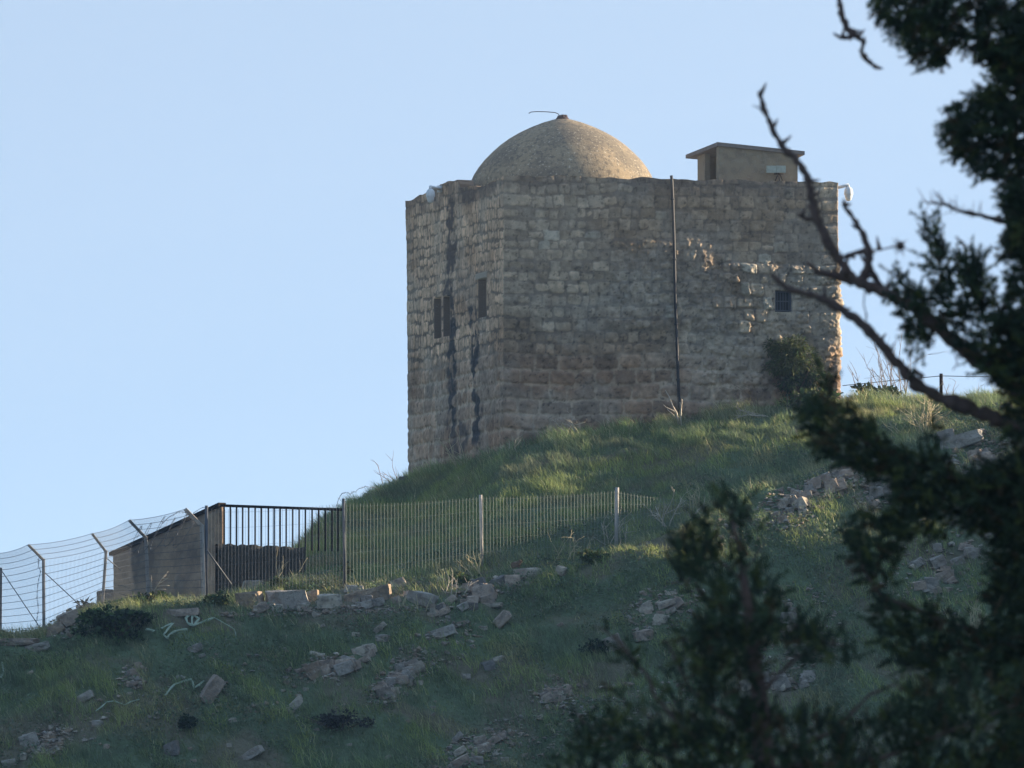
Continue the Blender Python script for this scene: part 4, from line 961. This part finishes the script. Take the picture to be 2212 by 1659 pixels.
# ------------------------------------------------------------------ tape
def tape(pts, w_, label, seed):
    P = [np.array(hit(X, Y)) + (0, -0.05, 0.12) for X, Y in pts]; Q = []
    r = random.Random(seed)
    for i in range(len(P) - 1):
        for k in range(5): Q.append(P[i] + (P[i + 1] - P[i]) * k / 5)
    Q.append(P[-1]); vs = []
    for i, p in enumerate(Q):
        t = Q[min(i + 1, len(Q) - 1)] - Q[max(i - 1, 0)]; t /= np.linalg.norm(t) + 1e-9
        tw = 0.9 * math.sin(i * 0.5 + seed); s = np.cross(t, (math.sin(tw) * .4, -1, math.cos(tw) * .3)); s /= np.linalg.norm(s); ww = w_ * 0.85 * (0.6 + 0.5 * abs(math.sin(i * .35 + seed)))
        vs += [p - s * ww, p + s * ww]
    m = MB(); m.add(vs, [(2 * i, 2 * i + 1, 2 * i + 3, 2 * i + 2) for i in range(len(Q) - 1)])
    o = m.build('barrier_tape', M_tape); so = o.modifiers.new('thick', 'SOLIDIFY'); so.thickness = 0.004
    tag(o, label, 'tape')
c8 = lambda l: [(x / 3.0, 1267 + y / 3.0) for x, y in l]
tape(c8([(945, 308), (970, 312), (1000, 322)]), .035, 'short piece of pale tape left of the tangle', 1)
tape(c8([(1045, 305), (1080, 285), (1125, 270), (1095, 300), (1060, 345), (1085, 368), (1095, 345), (1130, 325), (1170, 312), (1215, 310)]), .03, 'tangled pale green tape, lower left of two tangles under the thick post', 2)
tape(c8([(1245, 205), (1205, 235), (1215, 265), (1243, 285), (1245, 240), (1250, 215), (1290, 240), (1265, 275), (1245, 285), (1300, 268), (1350, 248), (1392, 233)]), .035, 'looped pale green tape, upper right of the two tangles', 3)
tape(c8([(1392, 236), (1440, 262), (1480, 285), (1520, 310), (1530, 350)]), .011, 'thin string trailing down from the looped tape', 4)
tape(c8([(1072, 738), (1100, 700), (1130, 668), (1180, 650), (1240, 633), (1250, 660), (1255, 692), (1290, 670), (1322, 642)]), .032, 'angular pale tape beside the tilted pinkish slab', 5)
tape(c8([(620, 840), (660, 812), (690, 782), (740, 775), (810, 800), (850, 778), (905, 765)]), .02, 'wavy thin tape lying across the left slope', 6)
tape(c8([(5, 625), (20, 595), (22, 560), (15, 520)]), .03, 'end of a pale tape at the left edge of the picture', 7)

# ------------------------------------------------------------------ rock hyrax on the lit block
hb = bpy.data.objects.get('rock')
blk = [o for o in C.objects if o.get('label', '').startswith('sunlit squared block')][0]
bt = blk.location.z + max(v.co.z for v in blk.data.vertices)
hx = at(1117, 1224, blk.location.y)
me = bpy.data.meshes.new('rock_hyrax'); s = 0.0113
hp_ = [(-14, 0, 7, 4.6), (-9, 0, 8, 6.6), (-3, 0, 8.5, 6.8), (3, 0, 11, 5.6), (5.5, -.5, 15, 4.2), (8.5, -1, 16.5, 3.4), (11.5, -1.4, 15.2, 1.9),
       (3.4, -3.2, 5, 2.0), (4.4, -3.6, 1, 1.4), (3.4, 3.0, 5, 2.0), (4.4, 3.2, 1, 1.4), (-9, -4.4, 4, 2.8), (-7, -5.0, 1, 1.6), (-9, 4.4, 4, 2.8), (-7, 5.0, 1, 1.6), (5.2, -2.6, 19.3, 1.0), (5.2, 1.8, 19.3, 1.0)]
ed = [(0, 1), (1, 2), (2, 3), (3, 4), (4, 5), (5, 6), (3, 7), (7, 8), (3, 9), (9, 10), (1, 11), (11, 12), (1, 13), (13, 14), (4, 15), (4, 16)]
me.from_pydata([(a * s, b_ * s, c_ * s) for a, b_, c_, r_ in hp_], ed, []); ho = bpy.data.objects.new('rock_hyrax', me); C.objects.link(ho)
sk = ho.modifiers.new('skin', 'SKIN'); 
for v_, q_ in zip(me.skin_vertices[0].data, hp_): v_.radius = (q_[3] * s, q_[3] * s)
me.skin_vertices[0].data[2].use_root = True
ho.modifiers.new('sub', 'SUBSURF').levels = 2; ho.modifiers['sub'].render_levels = 2
M_hyr = material('hyrax_fur', (0.19, 0.125, 0.085), 0.95, noise=[(40, 0.5, (0.11, 0.075, 0.055)), (12, .4, (0.27, .18, .11), .5, .65)])
me.materials.append(M_hyr); ho.location = (hx.x, blk.location.y - 0.02, bt - 0.035)
tag(ho, 'small brown furry animal sitting upright on the sunlit squared block', 'animal')
m = MB()
for sy in (-1, 1): m.lathe((ho.location.x + 8.9 * s, ho.location.y + (-1.0 + 2.9 * sy) * s, ho.location.z + 17.6 * s), [(0, -.006), (.006, 0), (0, .006)], 8)
eo = m.build('eye', M_dark, ho)

# ------------------------------------------------------------------ grass
def scatter_grass(N, name, label, hmin, hmax, wmin, wmax, seed, dens, cols, lean=(-0.25, 0, 0)):
    r = np.random.default_rng(seed)
    x = r.uniform(-13.4, 13.4, N); yT, zT, yF, zF, yC, zC = strip(x)
    y = r.uniform(yT - 17, yC + 3.5)
    z = ground_z(x, y); X, Y = px(np.stack([x, y, z], -1))
    k = (X > -30) & (X < 2245) & (Y < 1700)
    # not inside the tower
    a = (x - c0[0]) * eF[0] + (y - c0[1]) * eF[1]; b = -((x - c0[0]) * nF[0] + (y - c0[1]) * nF[1])
    k &= ~((a > -0.03) & (a < WF) & (b > -0.03) & (b < WL))
    D = dens(x, y, yT, yF, yC, X, Y); k &= r.random(N) < D
    for fx_, fy_, fr_, fh_ in FOOT:            # no blades on a rock or right in front of it
        m_ = (np.abs(x - fx_) < fr_ + .05) & (y > fy_ - fr_ * .6 - fh_ * .55) & (y < fy_ + fr_ + .1)
        k[m_] &= (r.random(m_.sum()) < 0.12)
    x, y, z, yT, yF, yC, X, Y = (q_[k] for q_ in (x, y, z, yT, yF, yC, X, Y)); n = len(x)
    big_ = fbm(x * 0.9, y * 0.9, 201, 3); crest = np.exp(-((y - yC + 0.2) / 0.9) ** 2) * (X > 600)
    terr = np.exp(-((y - (yT + yF) / 2) / 1.3) ** 2)
    cl = fbm(x * 2.3 + 5, y * 2.3, 205, 3)
    H = r.uniform(hmin, hmax, n) * (0.45 + 1.2 * big_) * (0.45 + 1.1 * sstep(cl, 0.3, 0.68)) * (1 + 0.15 * crest)
    W = r.uniform(wmin, wmax, n)
    az = r.uniform(0, 6.283, n); sidev = np.stack([np.cos(az), np.sin(az), np.zeros(n)], -1)
    ln = np.stack([r.normal(lean[0], .34, n), r.normal(-0.12, .3, n), np.ones(n)], -1); ln /= np.linalg.norm(ln, axis=1)[:, None]
    b0 = np.stack([x, y, z - 0.02], -1)
    mid = b0 + ln * (H * .55)[:, None]; ln2 = ln + np.stack([r.normal(lean[0] * 1.6, .4, n), r.normal(0, .4, n), r.normal(-.25, .2, n)], -1)
    ln2 /= np.linalg.norm(ln2, axis=1)[:, None]; tip = mid + ln2 * (H * .5)[:, None]
    V = np.stack([b0 - sidev * W[:, None] / 2, b0 + sidev * W[:, None] / 2, mid - sidev * W[:, None] * .35, mid + sidev * W[:, None] * .35, tip], 1).reshape(-1, 3)
    i = np.arange(n) * 5
    Q = np.stack([i, i + 1, i + 3, i + 2], -1); T = np.stack([i + 2, i + 3, i + 4], -1)
    pn = sstep(fbm(x * 0.55 + 9, y * 0.7, 211, 4), 0.38, 0.62)[:, None]; pb = sstep(fbm(x * 0.8 + 40, y * 1.0, 215, 4), 0.55, 0.68)[:, None]
    c = np.array(cols[0]) * (1 - pn) + np.array(cols[1]) * pn
    c = c * (1 - 0.5 * pb) + np.array(cols[2]) * 0.5 * pb
    dry = (r.random(n) < 0.05 + 0.20 * terr + 0.18 * crest)[:, None]; c = np.where(dry, np.array(cols[3]), c)
    c = c * (0.82 + 0.42 * sstep(cl, .35, .65))[:, None]; bl = sstep(fbm(x * 1.3 + 90, y * 1.6, 221, 3), .5, .62)[:, None]; c = c * (1 - .5 * bl) + np.array((.15, .20, .15)) * .5 * bl
    c = c * r.uniform(.65, 1.4, (n, 1)); c = c * (1 + 0.25 * crest[:, None])  # blade colour raised along the crest to suggest the sunlit strip
    col = np.repeat(c, 5, 0)
    o = np_mesh(name, V, Q, T, M_grass, None, col); tag(o, label, 'grass', kind='stuff'); return n
def dens1(x, y, yT, yF, yC, X, Y):
    s = soil_mask(x, y); base = np.where(y > yF, 1.0, 1.0 - 0.35 * s)
    rocky = (X > 1500) & (y < yC - 3); base = np.where(rocky, base * 0.62, base)
    return base
cg = [(0.21, 0.265, 0.125), (0.28, 0.32, 0.12), (0.37, 0.30, 0.185), (0.52, 0.46, 0.28)]
n1 = scatter_grass(520000, 'grass', 'green grass covering the hill and the mound below the tower', .10, .25, .010, .020, 1, dens1, cg)
def dens2(x, y, yT, yF, yC, X, Y):
    return (np.exp(-((y - yC + 0.3) / 0.8) ** 2) * (X > 640) + 0.6 * np.exp(-((y - (yT + yF) / 2) / 0.8) ** 2)) * 0.8
scatter_grass(150000, 'tall_grass', 'taller yellow-green grass along the tower foot and the fence line', .14, .30, .008, .015, 2, dens2, [(0.15, 0.21, 0.08), (0.19, 0.25, 0.085), (0.26, 0.22, 0.12), (0.42, 0.37, 0.2)], (-.35, 0, 0))
def scatter_leaves(N, seed):
    r = np.random.default_rng(seed); x = r.uniform(-13.4, 13.4, N); yT, zT, yF, zF, yC, zC = strip(x); y = r.uniform(yT - 17, yF + 3)
    k = r.random(N) < sstep(fbm(x * 0.9 + 70, y * 0.9, 301, 4), 0.5, 0.6); x, y = x[k], y[k]; n = len(x)
    z = ground_z(x, y) + r.uniform(0.02, .2, n); L = r.uniform(.03, .085, n)
    d = r.normal(size=(n, 3)); d[:, 2] = np.abs(d[:, 2]) * .5; d /= np.linalg.norm(d, axis=1)[:, None]
    s = np.cross(d, r.normal(size=(n, 3)) + (0, 0, 1.5)); s /= np.linalg.norm(s, axis=1)[:, None]; p = np.stack([x, y, z], -1)
    V = np.stack([p, p + d * (L * .5)[:, None] + s * (L * .4)[:, None], p + d * L[:, None], p + d * (L * .5)[:, None] - s * (L * .4)[:, None]], 1).reshape(-1, 3)
    c = np.array([(0.13, 0.19, 0.11), (0.17, 0.22, 0.13), (0.20, .21, .15)])[r.integers(0, 3, n)] * r.uniform(.7, 1.3, (n, 1))
    tag(np_mesh('ground_cover', V, np.arange(4 * n).reshape(-1, 4), None, M_weed, None, np.repeat(c, 4, 0)), 'low broad-leaved weeds spread between the grass on the lower slope', 'weeds', kind='stuff')
scatter_leaves(190000, 5)

# ------------------------------------------------------------------ foreground conifers, about 40 m away
def inside(poly, X, Y):
    poly = np.array(poly, float); c = np.zeros(len(X), bool); j = len(poly) - 1
    for i in range(len(poly)):
        xi, yi = poly[i]; xj, yj = poly[j]
        m = ((yi > Y) != (yj > Y)) & (X < (xj - xi) * (Y - yi) / (yj - yi + 1e-9) + xi); c ^= m; j = i
    return c
def atv(X, Y, d):
    u = (X - 1106) / FPX; v = (829.5 - Y) / FPX; yy = math.cos(PITCH) - v * math.sin(PITCH); zz_ = math.sin(PITCH) + v * math.cos(PITCH)
    return np.stack([u * d / yy, d, zz_ * d / yy], -1)
def sprays(polys, d0, dr, seed, per=0.0016, nneedle=26, lo=30, hi=85, holes=()):
    """leafy shoots whose roots lie in the given outlines; every shoot carries short needles"""
    r = np.random.default_rng(seed); allV = []; allC = []; shoots = []
    for poly, dens, ang in polys:
        P = np.array(poly, float); x0, y0 = P.min(0); x1, y1 = P.max(0); n = int((x1 - x0) * (y1 - y0) * per * dens)
        X = r.uniform(x0, x1, n); Y = r.uniform(y0, y1, n); m = inside(poly, X, Y)
        # ragged edge and thin places
        m &= r.random(n) < (0.62 if seed == 401 else 0.22) + 1.3 * sstep(fbm(X * 0.018, Y * 0.018, seed, 3), 0.36, 0.56)
        for hpoly in holes: m &= ~(inside(hpoly, X, Y) & (r.random(n) < 0.93))
        X, Y = X[m], Y[m]; n = len(X); a = R(ang) + r.normal(0, .75, n); L = r.uniform(lo, hi, n)
        d = d0 + r.uniform(-dr, dr, n)
        p0 = atv(X, Y, d); p1 = atv(X + np.cos(a) * L, Y - np.sin(a) * L, d + r.normal(0, .08, n))
        shoots.append((p0, p1))
        t = r.uniform(0, 1, (n, nneedle)); base = p0[:, None] * (1 - t[..., None]) + p1[:, None] * t[..., None]
        ax = (p1 - p0); Ls = np.linalg.norm(ax, axis=1); ax = ax / Ls[:, None]
        dv = ax[:, None] * r.uniform(.3, 1.1, (n, nneedle, 1)) + r.normal(0, .55, (n, nneedle, 3)); dv /= np.linalg.norm(dv, axis=2)[..., None]
        nl_ = r.uniform(.014, .034, (n, nneedle, 1)) * (1 - 0.4 * t[..., None])
        s = np.cross(dv, r.normal(size=(n, nneedle, 3))); s /= np.linalg.norm(s, axis=2)[..., None]; wv = r.uniform(.0018, .0034, (n, nneedle, 1))
        V = np.stack([base - s * wv, base + s * wv, base + dv * nl_ + s * wv * .4, base + dv * nl_ - s * wv * .4], 2).reshape(-1, 3)
        cb = np.array([(0.062, 0.088, 0.046), (0.042, 0.058, 0.038), (0.12, 0.135, 0.045), (0.11, 0.075, 0.042)])[r.choice(4, n, p=[.4, .33, .17, .10])] * r.uniform(.7, 1.3, (n, 1))
        allV.append(V); allC.append(np.repeat(cb, 4 * nneedle, 0))
    return np.concatenate(allV), np.concatenate(allC), shoots
def limb(m, pts, r0, r1, d, rnd, knob=0.25):
    """pts in picture pixels, radii in pixels"""
    P = []; Rr = []; n = len(pts)
    dd = d if hasattr(d, '__len__') else [d] * n
    for i in range(n - 1):
        for k in range(5):
            t = k / 5; X = pts[i][0] * (1 - t) + pts[i + 1][0] * t; Y = pts[i][1] * (1 - t) + pts[i + 1][1] * t; q_ = dd[i] * (1 - t) + dd[i + 1] * t
            s_ = (i + t) / (n - 1); rr = (r0 * (1 - s_) + r1 * s_)
            P.append(np.array(at(X + rnd.uniform(-.25, .25) * rr, Y + rnd.uniform(-.25, .25) * rr, q_))); Rr.append(rr * q_ / FPX * (1 + rnd.uniform(-knob, knob)))
    P.append(np.array(at(*pts[-1], dd[-1]))); Rr.append(r1 * dd[-1] / FPX)
    m.tube(P, Rr, 8); return P
rnd = random.Random(11)
# --- tree on the right: its trunk stands outside the picture
DA = 40.0
tA = empty('conifer_tree', (3.05, DA + .3, gz(3.05, DA + .3)), 'dark out-of-focus conifer whose boughs hang in from the right edge', 'tree')
m = MB(); zb_ = gz(3.05, DA + .3) - .2
m.tube([(3.05, DA + .3, zb_), (3.0, DA + .25, 0), (2.85, DA + .2, 2.2), (2.7, DA + .1, 4.2), (2.55, DA, 6.0)], [.26, .20, .16, .11, .03], 12); m.build('trunk', M_bark, tA)
limbs = [
 [[(2700, 1130), (2420, 1000), (2300, 945), (2212, 925), (2150, 905), (2100, 885), (2050, 868), (2000, 845), (1960, 810), (1930, 775), (1905, 745), (1880, 718), (1850, 690), (1818, 670), (1790, 652), (1750, 635), (1700, 625), (1690, 615), (1665, 592)], 38, 10],
 [[(2700, 1050), (2400, 960), (2300, 905), (2212, 845), (2130, 795), (2080, 752), (2020, 700), (1960, 655), (1905, 632), (1860, 612), (1830, 590), (1815, 565), (1795, 535), (1780, 505), (1763, 470), (1755, 430), (1748, 395), (1735, 365), (1715, 340), (1690, 318), (1672, 285), (1655, 245), (1645, 215), (1640, 198)], 36, 8],
 [[(1763, 470), (1745, 475), (1722, 462)], 16, 6],
 [[(1845, 612), (1800, 595), (1765, 585), (1742, 565)], 20, 6],
 [[(1860, 612), (1880, 560), (1865, 510), (1850, 480), (1828, 450), (1822, 430)], 18, 5],
 [[(1905, 632), (1878, 575), (1866, 540), (1830, 553)], 13, 13],
 [[(1866, 540), (1900, 540), (1925, 534), (1945, 530)], 4, 3],
 [[(2600, 640), (2400, 560), (2212, 498), (2170, 480), (2120, 465), (2070, 455), (2040, 440), (2000, 437)], 18, 4],
 [[(2600, 200), (2400, 170), (2212, 120), (2140, 95), (2080, 70), (2000, 55), (1940, 20), (1900, -20)], 14, 6],
 [[(1900, -60), (1830, -40), (1812, 0), (1818, 30), (1828, 60), (1850, 78), (1866, 90), (1862, 110), (1876, 132), (1888, 143)], 17, 7],
 [[(1850, 72), (1830, 80), (1818, 83), (1800, 72)], 12, 5],
 [[(2600, 480), (2400, 400), (2212, 330), (2120, 300), (2060, 262), (2040, 240)], 12, 3],
 [[(1650, 245), (1638, 232), (1625, 228)], 4, 1.5],
 [[(1930, 742), (1922, 762), (1937, 733), (1972, 728)], 2.5, 1.5],
 [[(1870, 700), (1872, 680), (1866, 660), (1868, 620), (1862, 585)], 4, 2],
 [[(1960, 820), (1975, 800), (1996, 815)], 14, 10],
 [[(2070, 730), (2062, 760), (2068, 785), (2058, 800)], 2.5, 2.5],
 [[(2600, 1500), (2400, 1440), (2212, 1400), (2050, 1345), (1960, 1310), (1900, 1285), (1870, 1240), (1850, 1180)], 14, 5],
 [[(2600, 1290), (2300, 1160), (2150, 1080), (2000, 1010), (1900, 970), (1800, 920), (1740, 890)], 18, 4],
]
for li, (L_, r0_, r1_) in enumerate(limbs):
    mm = MB(); P = limb(mm, L_, r0_ * .5, r1_ * .5, DA + rnd.uniform(-.15, .15) if len(L_) < 8 else DA, rnd, 0.3)
    if li < 7 or li in (9, 10):                   # bare boughs: spurs and dead twiglets
        for k in range(len(P) // 4):
            p = P[rnd.randrange(len(P))]
            if px(p)[0] > 2100: continue
            d_ = np.array([rnd.gauss(0, 1), rnd.gauss(0, .4), rnd.gauss(.3, 1)]); d_ /= np.linalg.norm(d_); l2 = rnd.uniform(.018, .06)
            mm.tube([p, p + d_ * l2 * .6, p + d_ * l2 + (0, 0, .006)], [.012, .007, .002], 5)
    if li == 6:                                    # tufted end of the small side branch
        for k in range(16):
            p = P[-1]; a = k * .39; l2 = rnd.uniform(.02, .05); mm.tube([p, p + np.array((math.cos(a), rnd.uniform(-.3, .3), math.sin(a))) * l2 + (0, 0, -.006)], [.004, .0008], 4)
        mm.lathe(P[-1], [(0, -.018), (.014, -.008), (.017, 0), (.011, .012), (0, .018)], 8)
    if li == 7:
        for k in range(40):
            p = P[rnd.randrange(len(P) // 2, len(P))]; mm.tube([p, p + np.array((rnd.uniform(-.06, .02), 0, rnd.uniform(-.03, .07)))], [.0022, .0008], 4)
    mm.build('branch', M_bark, tA)
polyA = [
 ([(1885, -60), (1905, 20), (1945, 60), (1965, 100), (1995, 135), (2030, 148), (2060, 120), (2085, 90), (2140, 115), (2170, 150), (2240, 170), (2280, -60)], 1.6, 215),
 ([(2140, 100), (2165, 160), (2100, 205), (2062, 225), (2045, 260), (2052, 300), (2075, 335), (2105, 365), (2150, 385), (2180, 405), (2190, 470), (2200, 560), (2280, 560), (2280, 60)], 1.7, 200),
 ([(2185, 400), (2280, 400), (2280, 1659), (2170, 1659), (2150, 1500), (2150, 1300), (2160, 1100), (2150, 1000), (2185, 985), (2175, 850), (2165, 700), (2180, 600)], 1.1, 190),
 ([(1922, 608), (1950, 595), (1975, 628), (2010, 622), (2065, 612), (2100, 580), (2130, 600), (2160, 668), (2240, 690), (2240, 850), (2150, 830), (2120, 795), (2085, 765), (2030, 735), (1995, 745), (1970, 710), (1945, 665)], 1.1, 150),
 ([(1993, 478), (2022, 480), (2048, 550), (2066, 625), (2026, 630), (2004, 560)], 1.0, 100),
 ([(2060, 560), (2090, 535), (2125, 560), (2145, 640), (2070, 645)], 1.0, 95),
 ([(1955, 690), (2010, 700), (2010, 765), (1980, 770)], .5, 260),
 ([(1738, 885), (1770, 872), (1815, 872), (1865, 890), (1895, 920), (1905, 950), (1960, 965), (1985, 985), (2040, 980), (2065, 1010), (2075, 1045), (2140, 1000), (2200, 985), (2260, 1000), (2260, 1180), (2160, 1150), (2100, 1150), (2060, 1120), (2000, 1120), (1950, 1080), (1925, 1050), (1850, 1010), (1790, 990), (1750, 935)], 1.15, 165),
 ([(1760, 890), (1780, 820), (1760, 790), (1775, 780), (1795, 840), (1800, 880)], .35, 100),
 ([(2000, 935), (2018, 925), (2030, 960), (2010, 985)], .6, 95),
 ([(1830, 1150), (1870, 1130), (1900, 1160), (1940, 1100), (2000, 1120), (1960, 1180), (1930, 1240), (1920, 1290), (1885, 1270), (1850, 1230)], .9, 150),
 ([(1900, 1290), (1960, 1310), (2050, 1330), (2160, 1370), (2160, 1480), (2050, 1470), (1950, 1440), (1900, 1400), (1890, 1340)], .8, 150),
 ([(1840, 1110), (1960, 1080), (2060, 1120), (2060, 1150), (1980, 1160), (1900, 1150)], .5, 200),
]
holesA = [[(2085, 35), (2110, 40), (2112, 85), (2095, 90)], [(2065, 130), (2140, 125), (2165, 170), (2120, 205), (2070, 200)], [(2050, 700), (2085, 715), (2105, 745), (2060, 735)]]
V, Cc, sh = sprays(polyA, DA, .35, 401, per=0.0120, nneedle=48, lo=16, hi=50, holes=holesA)
def crown(V, Cc, sh, parent):
    # needles and the woody shoots that carry them, one mesh
    mm = MB()
    for p0, p1 in sh:
        for a, b in zip(p0[::3], p1[::3]): mm.tube([a, b], [.0028, .001], 3, cap=False, col=(.03, .022, .018))
    nV = len(V); V2 = np.concatenate([V] + mm.v); Q2 = np.concatenate([np.arange(nV).reshape(-1, 4)] + [q_ + nV for q_ in mm.q]); C2 = np.concatenate([Cc] + mm.c)
    np_mesh('crown', V2 - np.array(parent.location), Q2, None, M_needle, parent, C2)
crown(V, Cc, sh, tA)
# --- lower tree: only its top reaches into the picture
DB = 36.0
tB = empty('conifer_tree', (at(1640, 1700, DB).x, DB, gz(1, DB)), 'dark out-of-focus conifer top rising from the bottom edge right of centre', 'tree')
m = MB(); P = [np.array((at(1660, 1700, DB).x, DB, gz(1, DB) - .2)), np.array(at(1670, 2200, DB)), np.array(at(1655, 1700, DB)), np.array(at(1640, 1500, DB)), np.array(at(1620, 1350, DB)), np.array(at(1600, 1200, DB)), np.array(at(1575, 1090, DB))]
m.tube(P, [.12, .09, .045, .032, .022, .012, .004], 10); m.build('trunk', M_bark, tB)
limbsB = [
 [[(1650, 1600), (1560, 1540), (1500, 1500), (1460, 1430), (1440, 1380)], 9, 3],
 [[(1412, 1500), (1400, 1460), (1370, 1430), (1345, 1390), (1310, 1365), (1280, 1352)], 8, 3],
 [[(1640, 1640), (1540, 1620), (1470, 1570), (1412, 1500)], 10, 7],
 [[(1640, 1500), (1720, 1420), (1800, 1390), (1850, 1400)], 9, 4],
 [[(1655, 1640), (1800, 1580), (1880, 1500), (1930, 1480), (1970, 1500)], 9, 3],
 [[(1600, 1250), (1540, 1200), (1480, 1160), (1460, 1150)], 7, 2.5],
 [[(1600, 1250), (1640, 1190), (1660, 1160)], 5, 2],
 [[(1655, 1700), (1450, 1640), (1330, 1600), (1260, 1560), (1240, 1530)], 9, 3],
 [[(1655, 1660), (1900, 1640), (2100, 1560), (2200, 1520)], 10, 5],
]
for L_, r0_, r1_ in limbsB:
    mm = MB(); limb(mm, L_, r0_ * .5, r1_ * .5, DB + rnd.uniform(-.2, .2), rnd); mm.build('branch', M_bark, tB)
polyB = [
 ([(1562, 1075), (1600, 1085), (1640, 1140), (1625, 1190), (1650, 1250), (1695, 1290), (1715, 1345), (1640, 1400), (1560, 1380), (1535, 1320), (1485, 1275), (1450, 1225), (1452, 1185), (1490, 1140), (1530, 1100)], 1.0, 100),
 ([(1535, 1330), (1640, 1370), (1715, 1345), (1790, 1360), (1850, 1410), (1840, 1440), (1760, 1430), (1640, 1430), (1640, 1540), (1700, 1560), (1900, 1560), (2000, 1470), (2240, 1450), (2240, 1720), (1200, 1720), (1210, 1630), (1290, 1600), (1330, 1560), (1400, 1580), (1420, 1500), (1450, 1440), (1500, 1360)], 1.05, 95),
 ([(1285, 1350), (1330, 1370), (1375, 1420), (1420, 1490), (1400, 1500), (1350, 1440), (1300, 1375)], .55, 130),
 ([(1440, 1400), (1480, 1330), (1540, 1330), (1560, 1480), (1450, 1500)], .6, 110),
 ([(1195, 1660), (1210, 1610), (1230, 1640), (1250, 1560), (1275, 1600), (1300, 1560), (1320, 1660)], .5, 95),
 ([(1320, 1500), (1340, 1480), (1400, 1540), (1380, 1570)], .45, 120),
]
holesB = [[(1640, 1430), (1700, 1425), (1800, 1470), (1780, 1530), (1700, 1530), (1640, 1510)]]
V, Cc, sh = sprays(polyB, DB, .5, 403, per=0.0078, nneedle=44, lo=22, hi=62, holes=holesB)
crown(V, Cc, sh, tB)
print('verts', sum(len(o.data.vertices) for o in C.objects if o.type == 'MESH'), 'grass', n1)

# ------------------------------------------------------------------ haze
hz = bpy.data.materials.new('air'); hz.use_nodes = True; t = hz.node_tree
t.nodes.remove(t.nodes['Principled BSDF']); pv = t.nodes.new('ShaderNodeVolumePrincipled'); pv.inputs['Color'].default_value = (0.92, 0.95, 1.0, 1); pv.inputs['Density'].default_value = 0.00030; pv.inputs['Anisotropy'].default_value = 0.25
t.links.new(pv.outputs[0], t.nodes['Material Output'].inputs['Volume'])
mb = MB(); mb.box((0, 360, 10), (410, 0, 0), (0, 450, 0), (0, 0, 75)); hb_ = mb.build('haze', hz, smooth=False); hb_['kind'] = 'stuff'; hb_['label'] = 'thin bluish haze in the air over the whole hillside'; hb_['category'] = 'haze'
